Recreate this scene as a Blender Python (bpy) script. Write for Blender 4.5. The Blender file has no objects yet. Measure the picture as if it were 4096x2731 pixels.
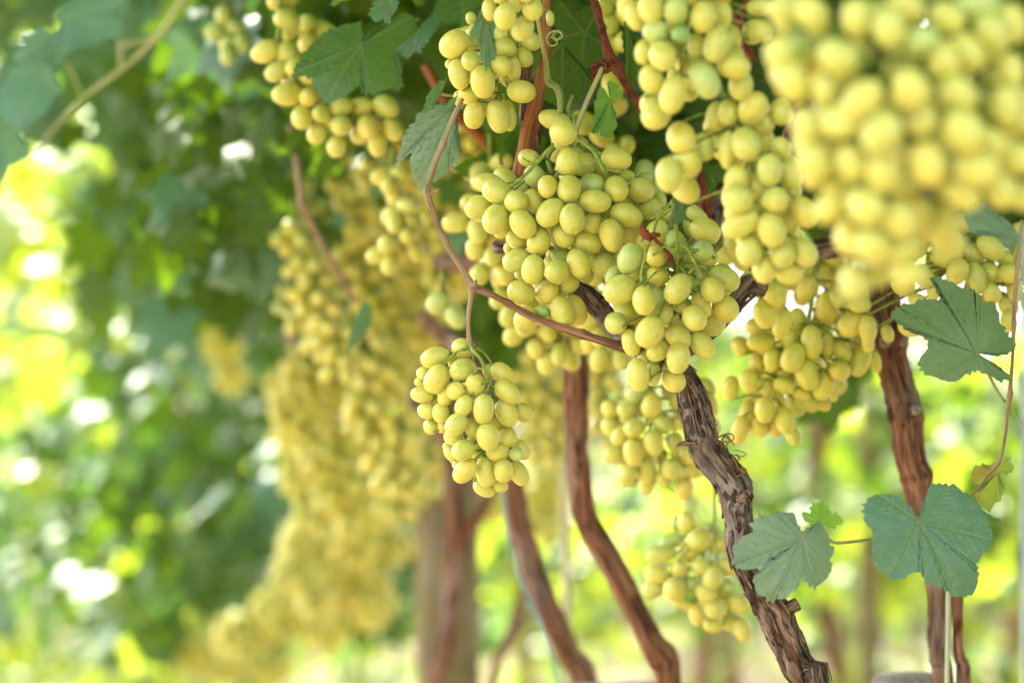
import bpy, math, random
import numpy as np
from mathutils import Vector, Quaternion, noise

random.seed(7)
rng = np.random.default_rng(7)
R = math.radians
SC = bpy.context.scene
COL = SC.collection

# ------------------------------------------------------------------ camera
H = 1.35
FOCUS = 1.70
K = 36.0 / 85.0 / 4096.0            # metres per photo pixel at one metre
cam_d = bpy.data.cameras.new("camera")
cam = bpy.data.objects.new("camera", cam_d)
COL.objects.link(cam)
cam.location = (0, 0, H)
cam.rotation_euler = (R(90), 0, 0)
cam_d.lens = 85
cam_d.sensor_width = 36
cam_d.clip_start = 0.05
cam_d.clip_end = 500
cam_d.dof.use_dof = True
cam_d.dof.focus_distance = FOCUS
cam_d.dof.aperture_fstop = 3.6
SC.camera = cam

# ------------------------------------------------------------------ light
SUN_EL, SUN_AZ = 46, -34            # azimuth from +Y (view direction), negative = towards the left
w = bpy.data.worlds.new("World")
SC.world = w
w.use_nodes = True
nt = w.node_tree
bg = nt.nodes["Background"]
sky = nt.nodes.new("ShaderNodeTexSky")
sky.sky_type = 'NISHITA'
sky.sun_disc = False
sky.sun_elevation = R(SUN_EL)
sky.sun_rotation = R(SUN_AZ)
sky.dust_density = 4.0
sky.air_density = 1.0
hz = nt.nodes.new("ShaderNodeHueSaturation")      # hazy summer sky
hz.inputs["Saturation"].default_value = 0.42
nt.links.new(sky.outputs[0], hz.inputs["Color"])
nt.links.new(hz.outputs[0], bg.inputs[0])
bg.inputs[1].default_value = 0.15
sd = bpy.data.lights.new("sun", 'SUN')
sd.energy = 4.0
sd.angle = R(0.5)
sd.color = (1.0, 0.93, 0.80)
so = bpy.data.objects.new("sun", sd)
COL.objects.link(so)
sdir = Vector((math.sin(R(SUN_AZ)) * math.cos(R(SUN_EL)), math.cos(R(SUN_AZ)) * math.cos(R(SUN_EL)), math.sin(R(SUN_EL))))
so.rotation_euler = sdir.to_track_quat('Z', 'Y').to_euler()
so.location = sdir * 30
vs = SC.view_settings
vs.view_transform = 'Standard'
vs.look = 'None'
vs.gamma = 1.0
vs.use_curve_mapping = False
vs.exposure = 2.8
SC.cycles.use_denoising = True
SC.cycles.max_bounces = 10
SC.cycles.diffuse_bounces = 3
SC.cycles.transmission_bounces = 6
SC.cycles.sample_clamp_indirect = 6.0

# ------------------------------------------------------------------ helpers
def P(px, py, d):
    return Vector(((px - 2048) * K * d, d, H - (py - 1365.5) * K * d))

def sm(px, d):
    return px * K * d

def tag(o, label=None, cat=None, group=None, kind=None):
    if label: o['label'] = label
    if cat: o['category'] = cat
    if group: o['group'] = group
    if kind: o['kind'] = kind
    return o

def empty(name, loc, label, cat, group=None):
    o = bpy.data.objects.new(name, None)
    COL.objects.link(o)
    o.location = loc
    o.empty_display_size = 0.05
    return tag(o, label, cat, group)

def mesh(name, verts, faces, mat, smooth=True, attrs=None):
    me = bpy.data.meshes.new(name)
    verts = np.asarray(verts, dtype=np.float32).reshape(-1, 3)
    if isinstance(faces, np.ndarray):
        nf, k = faces.shape
        me.vertices.add(len(verts)); me.vertices.foreach_set("co", verts.ravel())
        me.loops.add(nf * k); me.loops.foreach_set("vertex_index", faces.astype(np.int32).ravel())
        me.polygons.add(nf)
        me.polygons.foreach_set("loop_start", np.arange(0, nf * k, k, dtype=np.int32))
        me.polygons.foreach_set("loop_total", np.full(nf, k, dtype=np.int32))
        me.update(calc_edges=True)
    else:
        me.from_pydata([tuple(map(float, v)) for v in verts], [], faces)
        me.update()
    if smooth:
        me.polygons.foreach_set("use_smooth", np.ones(len(me.polygons), dtype=bool))
    for an, (typ, arr) in (attrs or {}).items():
        a = me.attributes.new(an, typ, 'POINT')
        if typ == 'FLOAT_VECTOR':
            a.data.foreach_set("vector", np.asarray(arr, dtype=np.float32).ravel())
        else:
            a.data.foreach_set("value", np.asarray(arr, dtype=np.float32).ravel())
    if mat: me.materials.append(mat)
    return me

def link(name, me, parent=None):
    o = bpy.data.objects.new(name, me)
    COL.objects.link(o)
    if parent is not None:
        o.parent = parent
        o.location = -parent.location
    return o

def catmull(pts, step):
    """pts: list of (x,y,z,r); returns resampled list"""
    A = [np.array(p, float) for p in pts]
    A = [2 * A[0] - A[1]] + A + [2 * A[-1] - A[-2]]
    out = []
    for i in range(1, len(A) - 2):
        p0, p1, p2, p3 = A[i - 1:i + 3]
        L = np.linalg.norm(p2[:3] - p1[:3])
        st = step(p1) if callable(step) else step
        n = max(1, int(math.ceil(L / st)))
        for j in range(n):
            t = j / n
            out.append(0.5 * ((2 * p1) + (-p0 + p2) * t + (2 * p0 - 5 * p1 + 4 * p2 - p3) * t * t + (-p0 + 3 * p1 - 3 * p2 + p3) * t ** 3))
    out.append(A[-2])
    return out

def tube(pts, step=0.006, n=12, disp=None, seed=0.0):
    """returns verts, quads, bark coordinates. disp(cos, sin, length, radius) -> radial offset"""
    ps = catmull(pts, step)
    m = len(ps)
    C = [Vector(p[:3]) for p in ps]
    rad = [max(0.0004, p[3]) for p in ps]
    V, B = [], []
    L = 0.0
    t0 = (C[1] - C[0]).normalized()
    ref = Vector((0, 1, 0)) if abs(t0.y) < 0.9 else Vector((1, 0, 0))
    nrm = t0.cross(ref).normalized()
    tp = t0
    for i in range(m):
        t = (C[min(i + 1, m - 1)] - C[max(i - 1, 0)]).normalized()
        q = tp.rotation_difference(t)
        nrm = (q @ nrm).normalized()
        nrm = (nrm - t * nrm.dot(t)).normalized()
        bn = t.cross(nrm)
        tp = t
        if i: L += (C[i] - C[i - 1]).length
        for k in range(n):
            a = 2 * math.pi * k / n
            c, s = math.cos(a), math.sin(a)
            r = rad[i]
            if disp: r += disp(c, s, L + seed, rad[i])
            V.append(C[i] + (nrm * c + bn * s) * r)
            B.append((c * rad[i], s * rad[i], L + seed))
    F = []
    for i in range(m - 1):
        for k in range(n):
            k2 = (k + 1) % n
            F.append((i * n + k, i * n + k2, (i + 1) * n + k2, (i + 1) * n + k))
    V.append(C[0]); B.append((0, 0, seed))
    V.append(C[-1]); B.append((0, 0, L + seed))
    for k in range(n):
        F.append((m * n, (k + 1) % n, k, k)[:3])
        F.append((m * n + 1, (m - 1) * n + k, (m - 1) * n + (k + 1) % n))
    return V, F, B

def merge(parts):
    V, F, B = [], [], []
    for v, f, b in parts:
        o = len(V)
        V += list(v); B += list(b)
        F += [tuple(i + o for i in t) for t in f]
    return V, F, B

def tube_obj(name, parts, mat, parent):
    V, F, B = merge(parts)
    return link(name, mesh(name, [tuple(v) for v in V], F, mat, attrs={"bark": ('FLOAT_VECTOR', B)}), parent)

def pxpath(pts, d):
    """pts: (px,py,half width px[,d]) -> world x,y,z,r"""
    o = []
    for p in pts:
        dd = p[3] if len(p) > 3 else d
        q = P(p[0], p[1], dd)
        o.append((q.x, q.y, q.z, sm(p[2], dd)))
    return o

# ------------------------------------------------------------------ materials
def new_mat(name):
    m = bpy.data.materials.new(name)
    m.use_nodes = True
    t = m.node_tree
    t.nodes.clear()
    out = t.nodes.new("ShaderNodeOutputMaterial")
    return m, t, out

def nd(t, kind, **kw):
    n = t.nodes.new(kind)
    for k, v in kw.items():
        if k.startswith('i_'):
            n.inputs[k[2:].replace('_', ' ')].default_value = v
        else:
            setattr(n, k, v)
    return n

def ramp(t, fac, stops):
    r = t.nodes.new("ShaderNodeValToRGB")
    el = r.color_ramp.elements
    while len(el) < len(stops): el.new(0.5)
    for e, (p, c) in zip(el, stops):
        e.position = p
        e.color = (c if len(c) == 4 else (*c, 1))
    t.links.new(fac, r.inputs[0])
    return r.outputs[0]

def mixc(t, f, a, b, mode='MIX'):
    m = nd(t, "ShaderNodeMix", data_type='RGBA', blend_type=mode)
    for sock, v in ((m.inputs[0], f), (m.inputs[6], a), (m.inputs[7], b)):
        if hasattr(v, 'is_linked') or hasattr(v, 'links'): t.links.new(v, sock)
        else: sock.default_value = v if not isinstance(v, tuple) or len(v) == 4 else (*v, 1)
    return m.outputs[2]

def math_(t, op, a, b=0.0, clamp=False):
    m = nd(t, "ShaderNodeMath", operation=op, use_clamp=clamp)
    for s, v in ((m.inputs[0], a), (m.inputs[1], b)):
        if hasattr(v, 'links'): t.links.new(v, s)
        else: s.default_value = v
    return m.outputs[0]

def grape_mat(name, ca, cb, cc, sss=0.38):
    m, t, out = new_mat(name)
    b = nd(t, "ShaderNodeBsdfPrincipled")
    oi = nd(t, "ShaderNodeObjectInfo")
    tc = nd(t, "ShaderNodeTexCoord")
    off = nd(t, "ShaderNodeVectorMath", operation='SCALE')
    off.inputs[0].default_value = (13.0, 7.0, 29.0)
    t.links.new(oi.outputs["Random"], off.inputs[3])
    pos = nd(t, "ShaderNodeVectorMath", operation='ADD')
    t.links.new(tc.outputs["Object"], pos.inputs[0]); t.links.new(off.outputs[0], pos.inputs[1])
    base = ramp(t, oi.outputs["Random"], [(0.0, ca), (0.45, cb), (0.80, cb), (1.0, cc)])
    n1 = nd(t, "ShaderNodeTexNoise", i_Scale=1.4, i_Detail=3.0, i_Roughness=0.6)
    t.links.new(pos.outputs[0], n1.inputs["Vector"])
    f1 = ramp(t, n1.outputs[0], [(0.35, (0, 0, 0)), (0.7, (1, 1, 1))])
    col = mixc(t, math_(t, 'MULTIPLY', f1, 0.35), base, cc)
    # waxy bloom patches
    n2 = nd(t, "ShaderNodeTexNoise", i_Scale=3.2, i_Detail=5.0, i_Roughness=0.65)
    t.links.new(pos.outputs[0], n2.inputs["Vector"])
    f2 = ramp(t, n2.outputs[0], [(0.42, (0, 0, 0)), (0.68, (1, 1, 1))])
    col = mixc(t, math_(t, 'MULTIPLY', f2, 0.30), col, (0.66, 0.68, 0.36))
    # lengthwise faint veins
    sep = nd(t, "ShaderNodeSeparateXYZ"); t.links.new(tc.outputs["Object"], sep.inputs[0])
    # brown lenticels
    vo = nd(t, "ShaderNodeTexVoronoi", i_Scale=3.4)
    t.links.new(pos.outputs[0], vo.inputs["Vector"])
    sc = nd(t, "ShaderNodeSeparateColor"); t.links.new(vo.outputs["Color"], sc.inputs[0])
    thr = math_(t, 'MULTIPLY', sc.outputs[0], 0.17)
    dot = math_(t, 'LESS_THAN', vo.outputs["Distance"], thr)
    dot = math_(t, 'MULTIPLY', dot, math_(t, 'GREATER_THAN', sc.outputs[1], 0.45))
    col = mixc(t, math_(t, 'MULTIPLY', dot, 0.8), col, (0.20, 0.12, 0.03))
    # faint russet scars
    n5 = nd(t, "ShaderNodeTexNoise", i_Scale=5.5, i_Detail=6.0, i_Roughness=0.75)
    n5.inputs["Distortion"].default_value = 1.2
    t.links.new(pos.outputs[0], n5.inputs["Vector"])
    f5 = ramp(t, n5.outputs[0], [(0.66, (0, 0, 0)), (0.74, (1, 1, 1))])
    col = mixc(t, math_(t, 'MULTIPLY', f5, 0.45), col, (0.30, 0.22, 0.06))
    # browned stylar tip (+Z end)
    tip = math_(t, 'GREATER_THAN', sep.outputs[2], 0.985)
    col = mixc(t, math_(t, 'MULTIPLY', tip, 0.7), col, (0.16, 0.09, 0.03))
    t.links.new(col, b.inputs["Base Color"])
    b.inputs["Subsurface Weight"].default_value = sss
    b.inputs["Subsurface Radius"].default_value = (1.0, 0.85, 0.22)
    b.inputs["Subsurface Scale"].default_value = 0.005
    rr = nd(t, "ShaderNodeMapRange")
    rr.inputs[3].default_value = 0.38; rr.inputs[4].default_value = 0.56
    t.links.new(f2, rr.inputs[0]); t.links.new(rr.outputs[0], b.inputs["Roughness"])
    b.inputs["Specular IOR Level"].default_value = 0.75
    b.inputs["Sheen Weight"].default_value = 0.10
    b.inputs["Sheen Roughness"].default_value = 0.5
    bp = nd(t, "ShaderNodeBump", i_Strength=0.12, i_Distance=0.0006)
    t.links.new(n2.outputs[0], bp.inputs["Height"]); t.links.new(bp.outputs[0], b.inputs["Normal"])
    t.links.new(b.outputs[0], out.inputs[0])
    return m

GM = {
    'y': grape_mat("grape skin", (0.41, 0.46, 0.06), (0.51, 0.51, 0.06), (0.57, 0.50, 0.045)),
    'a': grape_mat("grape skin amber", (0.46, 0.50, 0.035), (0.54, 0.52, 0.03), (0.56, 0.48, 0.025)),
    'g': grape_mat("grape skin green", (0.30, 0.44, 0.09), (0.36, 0.47, 0.10), (0.44, 0.50, 0.10)),
    'u': grape_mat("unripe grape skin", (0.14, 0.32, 0.05), (0.18, 0.36, 0.06), (0.22, 0.38, 0.07)),
}

def leaf_mat(name, top, top2, under, trans, tw, rough=0.42, spec=0.5, blotch=0.0, rnd='obj', scale=60.0, dusty=0.05):
    m, t, out = new_mat(name)
    b = nd(t, "ShaderNodeBsdfPrincipled")
    if rnd == 'obj':
        oi = nd(t, "ShaderNodeObjectInfo"); rf = oi.outputs["Random"]
    else:
        at = nd(t, "ShaderNodeAttribute", attribute_name="tint"); rf = at.outputs["Fac"]
    tc = nd(t, "ShaderNodeNewGeometry")
    n1 = nd(t, "ShaderNodeTexNoise", i_Scale=scale, i_Detail=4.0, i_Roughness=0.6)
    t.links.new(tc.outputs["Position"], n1.inputs["Vector"])
    f = ramp(t, n1.outputs[0], [(0.35, (0, 0, 0)), (0.68, (1, 1, 1))])
    base = mixc(t, rf, top, top2)
    base = mixc(t, math_(t, 'MULTIPLY', f, 0.35), base, tuple(c * 1.35 for c in top2))
    trc = mixc(t, rf, trans, tuple(c * 0.75 for c in trans))
    va = nd(t, "ShaderNodeAttribute", attribute_name="vein")
    vf = math_(t, 'MULTIPLY', va.outputs["Fac"], 0.42)
    base = mixc(t, vf, base, (0.26, 0.34, 0.11))
    if blotch > 0:
        n3 = nd(t, "ShaderNodeTexNoise", i_Scale=38.0, i_Detail=3.0)
        t.links.new(tc.outputs["Position"], n3.inputs["Vector"])
        bf = ramp(t, n3.outputs[0], [(0.5, (0, 0, 0)), (0.6, (1, 1, 1))])
        bf = math_(t, 'MULTIPLY', bf, blotch)
        base = mixc(t, bf, base, (0.30, 0.14, 0.04))
        trc = mixc(t, bf, trc, (0.35, 0.13, 0.03))
    base = mixc(t, tc.outputs["Backfacing"], base, under)
    b.inputs["Roughness"].default_value = rough
    b.inputs["Specular IOR Level"].default_value = spec
    bp = nd(t, "ShaderNodeBump", i_Strength=0.35, i_Distance=0.0012)
    net = nd(t, "ShaderNodeTexVoronoi", i_Scale=260.0, feature='DISTANCE_TO_EDGE')
    t.links.new(tc.outputs["Position"], net.inputs["Vector"])
    puck = ramp(t, net.outputs["Distance"], [(0.0, (0, 0, 0)), (0.28, (1, 1, 1))])
    hsum = math_(t, 'SUBTRACT', math_(t, 'ADD', n1.outputs[0], math_(t, 'MULTIPLY', puck, 0.5)), math_(t, 'MULTIPLY', va.outputs["Fac"], 0.8))
    n6 = nd(t, "ShaderNodeTexNoise", i_Scale=140.0, i_Detail=5.0, i_Roughness=0.7)
    t.links.new(tc.outputs["Position"], n6.inputs["Vector"])
    dust = ramp(t, n6.outputs[0], [(0.50, (0, 0, 0)), (0.72, (1, 1, 1))])
    base = mixc(t, math_(t, 'MULTIPLY', dust, dusty), base, (0.30, 0.36, 0.24))
    spot = ramp(t, n6.outputs[0], [(0.24, (1, 1, 1)), (0.29, (0, 0, 0))])
    base = mixc(t, math_(t, 'MULTIPLY', spot, 0.7), base, (0.16, 0.08, 0.03))
    t.links.new(base, b.inputs["Base Color"])
    t.links.new(hsum, bp.inputs["Height"]); t.links.new(bp.outputs[0], b.inputs["Normal"])
    tr = nd(t, "ShaderNodeBsdfTranslucent"); t.links.new(trc, tr.inputs[0])
    mx = nd(t, "ShaderNodeMixShader"); mx.inputs[0].default_value = tw
    t.links.new(b.outputs[0], mx.inputs[1]); t.links.new(tr.outputs[0], mx.inputs[2])
    t.links.new(mx.outputs[0], out.inputs[0])
    return m

LM = {
    'hero': leaf_mat("vine leaf", (0.016, 0.078, 0.030), (0.028, 0.10, 0.038), (0.12, 0.20, 0.10), (0.16, 0.36, 0.03), 0.30, rough=0.40, spec=0.6, dusty=0.16),
    'bluish': leaf_mat("vine leaf dusty sky tint", (0.055, 0.155, 0.105), (0.07, 0.18, 0.12), (0.14, 0.22, 0.14), (0.14, 0.32, 0.06), 0.22, rough=0.45, spec=0.6, dusty=0.3),  # dusty leaf with the sky's blue reflection put into its colour
    'dark': leaf_mat("vine leaf painted shade", (0.013, 0.060, 0.005), (0.028, 0.080, 0.005), (0.03, 0.08, 0.007), (0.15, 0.29, 0.008), 0.34, rough=0.55, spec=0.3),  # canopy shade painted in as a darker leaf colour
    'young': leaf_mat("young vine leaf", (0.09, 0.26, 0.03), (0.12, 0.30, 0.04), (0.15, 0.28, 0.06), (0.30, 0.55, 0.05), 0.45),
    'sick': leaf_mat("yellowing vine leaf", (0.16, 0.26, 0.04), (0.20, 0.28, 0.04), (0.22, 0.28, 0.08), (0.36, 0.52, 0.05), 0.5, blotch=0.45),
    'sunlit_tint': leaf_mat("vine foliage painted sunlit", (0.05, 0.14, 0.02), (0.10, 0.19, 0.03), (0.13, 0.22, 0.05), (0.28, 0.42, 0.04), 0.5, rnd='attr', scale=20, rough=0.32, spec=0.7),  # sunlight on far foliage put into a lighter leaf colour
    'backlit_tint': leaf_mat("vine leaf painted backlight", (0.05, 0.14, 0.02), (0.10, 0.19, 0.03), (0.13, 0.22, 0.05), (0.46, 0.58, 0.035), 0.55, scale=20, rough=0.32, spec=0.7),  # backlight put into a brighter, yellower transmitted colour
    'mass': leaf_mat("vine foliage", (0.035, 0.11, 0.022), (0.07, 0.16, 0.035), (0.10, 0.18, 0.06), (0.38, 0.55, 0.03), 0.5, rnd='attr', scale=20, rough=0.35, spec=0.6),
}

def bark_mat(name, dark, mid, light, fib=300.0, z=14.0, bump=1.0, rough=0.85, grey=0.45):
    m, t, out = new_mat(name)
    b = nd(t, "ShaderNodeBsdfPrincipled")
    at = nd(t, "ShaderNodeAttribute", attribute_name="bark")
    mp = nd(t, "ShaderNodeMapping"); mp.inputs["Scale"].default_value = (fib, fib, z)
    t.links.new(at.outputs["Vector"], mp.inputs[0])
    n1 = nd(t, "ShaderNodeTexNoise", i_Scale=1.0, i_Detail=6.0, i_Roughness=0.65)
    t.links.new(mp.outputs[0], n1.inputs["Vector"])
    mp2 = nd(t, "ShaderNodeMapping"); mp2.inputs["Scale"].default_value = (55, 55, 22)
    t.links.new(at.outputs["Vector"], mp2.inputs[0])
    n2 = nd(t, "ShaderNodeTexNoise", i_Scale=1.0, i_Detail=4.0)
    t.links.new(mp2.outputs[0], n2.inputs["Vector"])
    mp3 = nd(t, "ShaderNodeMapping"); mp3.inputs["Scale"].default_value = (fib * 0.55, fib * 0.55, z * 2.2)
    t.links.new(at.outputs["Vector"], mp3.inputs[0])
    n3 = nd(t, "ShaderNodeTexNoise", i_Scale=1.0, i_Detail=3.0, i_Distortion=0.6)
    t.links.new(mp3.outputs[0], n3.inputs["Vector"])
    crack = ramp(t, n3.outputs[0], [(0.36, (0, 0, 0)), (0.46, (1, 1, 1))])
    hgt = math_(t, 'MULTIPLY', math_(t, 'ADD', n1.outputs[0], 0.25), crack)
    col = ramp(t, n1.outputs[0], [(0.30, dark), (0.46, mid), (0.66, light)])
    f = ramp(t, n2.outputs[0], [(0.4, (0, 0, 0)), (0.65, (1, 1, 1))])
    col = mixc(t, math_(t, 'MULTIPLY', f, 0.35), col, mid)
    n4 = nd(t, "ShaderNodeTexNoise", i_Scale=0.55, i_Detail=3.0)
    t.links.new(mp2.outputs[0], n4.inputs["Vector"])
    gp = ramp(t, n4.outputs[0], [(0.50, (0, 0, 0)), (0.64, (1, 1, 1))])
    g_ = sum(light[:3]) / 3
    col = mixc(t, math_(t, 'MULTIPLY', gp, grey), col, (g_ * 1.0, g_ * 0.94, g_ * 0.86))
    col = mixc(t, math_(t, 'MULTIPLY', math_(t, 'SUBTRACT', 1.0, crack), 0.8), col, dark)
    t.links.new(col, b.inputs["Base Color"])
    b.inputs["Roughness"].default_value = rough
    b.inputs["Specular IOR Level"].default_value = 0.25
    bp = nd(t, "ShaderNodeBump", i_Strength=bump, i_Distance=0.0025)
    t.links.new(hgt, bp.inputs["Height"]); t.links.new(bp.outputs[0], b.inputs["Normal"])
    t.links.new(b.outputs[0], out.inputs[0])
    return m

BARK = bark_mat("old vine bark", (0.010, 0.005, 0.003), (0.10, 0.050, 0.028), (0.40, 0.29, 0.21), z=34.0, grey=0.6, bump=1.3)
BARK_RED = bark_mat("reddish vine bark", (0.03, 0.011, 0.006), (0.16, 0.065, 0.032), (0.36, 0.21, 0.13))
BARK_ORANGE = bark_mat("cane bark", (0.09, 0.026, 0.006), (0.25, 0.085, 0.016), (0.38, 0.16, 0.045), fib=420, z=10, bump=0.5, rough=0.6, grey=0.15)
CANE_BROWN = bark_mat("ripened cane", (0.09, 0.038, 0.018), (0.22, 0.105, 0.05), (0.34, 0.20, 0.11), fib=420, z=12, bump=0.6, rough=0.6, grey=0.25)
CANE = bark_mat("young cane", (0.13, 0.075, 0.04), (0.26, 0.18, 0.10), (0.34, 0.27, 0.16), fib=600, z=12, bump=0.3, grey=0.0, rough=0.55)
CANE_GREEN = bark_mat("green cane", (0.16, 0.20, 0.05), (0.26, 0.28, 0.09), (0.36, 0.34, 0.14), fib=500, z=12, bump=0.2, grey=0.0, rough=0.5)
STEM = bark_mat("grape stem", (0.09, 0.15, 0.015), (0.19, 0.27, 0.04), (0.30, 0.36, 0.08), fib=500, z=60, bump=0.25, grey=0.0, rough=0.55)
DRY = bark_mat("dried stem", (0.06, 0.015, 0.008), (0.16, 0.035, 0.015), (0.24, 0.07, 0.03), fib=300, z=60, bump=0.8, grey=0.0, rough=0.7)
POSTM = bark_mat("weathered post", (0.08, 0.065, 0.025), (0.17, 0.14, 0.06), (0.25, 0.21, 0.11), fib=90, z=4, bump=0.6)
GREYWOOD = bark_mat("grey cut wood", (0.10, 0.085, 0.07), (0.28, 0.25, 0.21), (0.45, 0.42, 0.37), fib=260, z=8, bump=1.0)

def flat_mat(name, col, rough=0.5):
    m, t, out = new_mat(name)
    b = nd(t, "ShaderNodeBsdfPrincipled")
    tc = nd(t, "ShaderNodeNewGeometry")
    n = nd(t, "ShaderNodeTexNoise", i_Scale=45.0, i_Detail=4.0)
    t.links.new(tc.outputs["Position"], n.inputs["Vector"])
    c = mixc(t, n.outputs[0], tuple(x * 0.75 for x in col), tuple(min(1, x * 1.2) for x in col))
    t.links.new(c, b.inputs["Base Color"])
    b.inputs["Roughness"].default_value = rough
    t.links.new(b.outputs[0], out.inputs[0])
    return m
TWINE_BLUE = flat_mat("blue twine", (0.16, 0.30, 0.36))
TWINE_PALE = flat_mat("pale twine", (0.38, 0.45, 0.30))
PIPE_GREY = flat_mat("painted pipe", (0.22, 0.27, 0.30))
RUBBER = flat_mat("black hose", (0.03, 0.03, 0.035))
STAKE = flat_mat("bamboo stake", (0.42, 0.40, 0.24))

# ------------------------------------------------------------------ ground
def ground_mat():
    m, t, out = new_mat("vineyard soil")
    b = nd(t, "ShaderNodeBsdfPrincipled")
    g = nd(t, "ShaderNodeNewGeometry")
    n1 = nd(t, "ShaderNodeTexNoise", i_Scale=0.9, i_Detail=8.0, i_Roughness=0.65)
    n2 = nd(t, "ShaderNodeTexNoise", i_Scale=14.0, i_Detail=6.0)
    for n in (n1, n2): t.links.new(g.outputs["Position"], n.inputs["Vector"])
    c = ramp(t, n2.outputs[0], [(0.3, (0.13, 0.085, 0.05)), (0.7, (0.27, 0.185, 0.115))])
    f = ramp(t, n1.outputs[0], [(0.5, (0, 0, 0)), (0.62, (1, 1, 1))])
    c = mixc(t, math_(t, 'MULTIPLY', f, 0.6), c, (0.10, 0.15, 0.04))
    t.links.new(c, b.inputs["Base Color"])
    b.inputs["Roughness"].default_value = 0.95
    bp = nd(t, "ShaderNodeBump", i_Strength=0.8, i_Distance=0.03)
    t.links.new(n2.outputs[0], bp.inputs["Height"]); t.links.new(bp.outputs[0], b.inputs["Normal"])
    t.links.new(b.outputs[0], out.inputs[0])
    return m

def build_ground():
    n = 121
    ax = np.sign(np.linspace(-1, 1, n)) * np.abs(np.linspace(-1, 1, n)) ** 2.6 * 220
    X, Y = np.meshgrid(ax, ax + 6)
    rowx = X + 0.19 * Y
    Z = 0.05 * np.cos((rowx - 0.35) / 2.6 * 2 * math.pi) - 0.05 + 0.02 * np.sin(X * 3.1) * np.cos(Y * 2.3)
    Z = np.where(np.hypot(X, Y) > 40, -0.04, Z)
    V = np.stack([X, Y, Z], -1).reshape(-1, 3)
    i = np.arange(n * n).reshape(n, n)
    F = np.stack([i[:-1, :-1], i[:-1, 1:], i[1:, 1:], i[1:, :-1]], -1).reshape(-1, 4)
    o = link("ground", mesh("ground", V, F, ground_mat()))
    tag(o, kind='structure')
build_ground()

# ------------------------------------------------------------------ grapes
def grape_mesh(name, mat, seg=22, rings=14, dent=0.0, taper=0.0, seed=0):
    V = [(0, 0, 1.0 - dent * 0.5)]
    for i in range(1, rings):
        th = math.pi * i / rings
        for k in range(seg):
            a = 2 * math.pi * k / seg
            z = math.cos(th)
            r = math.sin(th) ** 0.93 * (1 - taper * z)
            wob = 1 + 0.012 * noise.noise(Vector((math.cos(a) * r * 1.3 + seed * 5, math.sin(a) * r * 1.3, z * 1.3))) * 2
            V.append((r * math.cos(a) * wob, r * math.sin(a) * wob, z * (1 - dent * 0.4 * max(0, z) ** 12)))
    V.append((0, 0, -1))
    F = []
    for k in range(seg):
        F.append((0, 1 + k, 1 + (k + 1) % seg))
    for i in range(rings - 2):
        for k in range(seg):
            a = 1 + i * seg
            F.append((a + k, a + seg + k, a + seg + (k + 1) % seg, a + (k + 1) % seg))
    a = 1 + (rings - 2) * seg
    for k in range(seg):
        F.append((a + k, len(V) - 1, a + (k + 1) % seg))
    return mesh(name, V, F, mat)

GME = {}
for kk, mt in GM.items():
    GME[kk] = [grape_mesh("grape", mt, 28, 18, 0.05, tp, sd_) for tp, sd_ in ((0.0, 1), (0.05, 2), (-0.05, 3), (0.02, 4))]
    GME[kk + 'lo'] = [grape_mesh("grape", mt, 14, 10, 0.05, tp, sd_) for tp, sd_ in ((0.0, 5), (0.05, 6))]

def add_grape(parent, c, axis, a, b, kind='y', lo=False):
    me = random.choice(GME[kind + ('lo' if lo else '')])
    o = bpy.data.objects.new("grape", me)
    COL.objects.link(o)
    o.parent = parent
    o.location = c - parent.location
    q = axis.to_track_quat('Z', 'Y')
    o.rotation_mode = 'QUATERNION'
    o.rotation_quaternion = q @ Quaternion((0, 0, 1), random.uniform(0, 6.28))
    s = b * random.uniform(0.985, 1.015)
    o.scale = (s, b, a)
    return o

def stems(parent, spine, grapes, mat=STEM, r=0.0016, ped=0.0008, hi=True):
    """spine: world (x,y,z,r); grapes: (centre, axis, a). One joined rachis with its pedicels."""
    parts = [tube(spine, step=0.008, n=8 if hi else 5)]
    ps = [Vector(p[:3]) for p in catmull(spine, 0.012)]
    for c, ax, a in grapes:
        e1, e2 = c + ax * a * 0.96, c - ax * a * 0.96
        bd = 1e9
        for p in ps:
            for e in (e1, e2):
                dd = (p - e).length + max(0.0, (e.z + 0.004 - p.z)) * 0.8
                if dd < bd: bd, be, bp_ = dd, e, p
        if (bp_ - be).length < 0.004: continue
        mid = (be + bp_) * 0.5 + Vector((random.uniform(-.003, .003), random.uniform(-.003, .003), 0.003))
        parts.append(tube([(*be, ped * 1.7), (*(be * 0.85 + mid * 0.15), ped), (*mid, ped), (*bp_, ped * 1.5)], step=0.01, n=6 if hi else 4))
    return tube_obj("rachis", parts, mat, parent)

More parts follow.
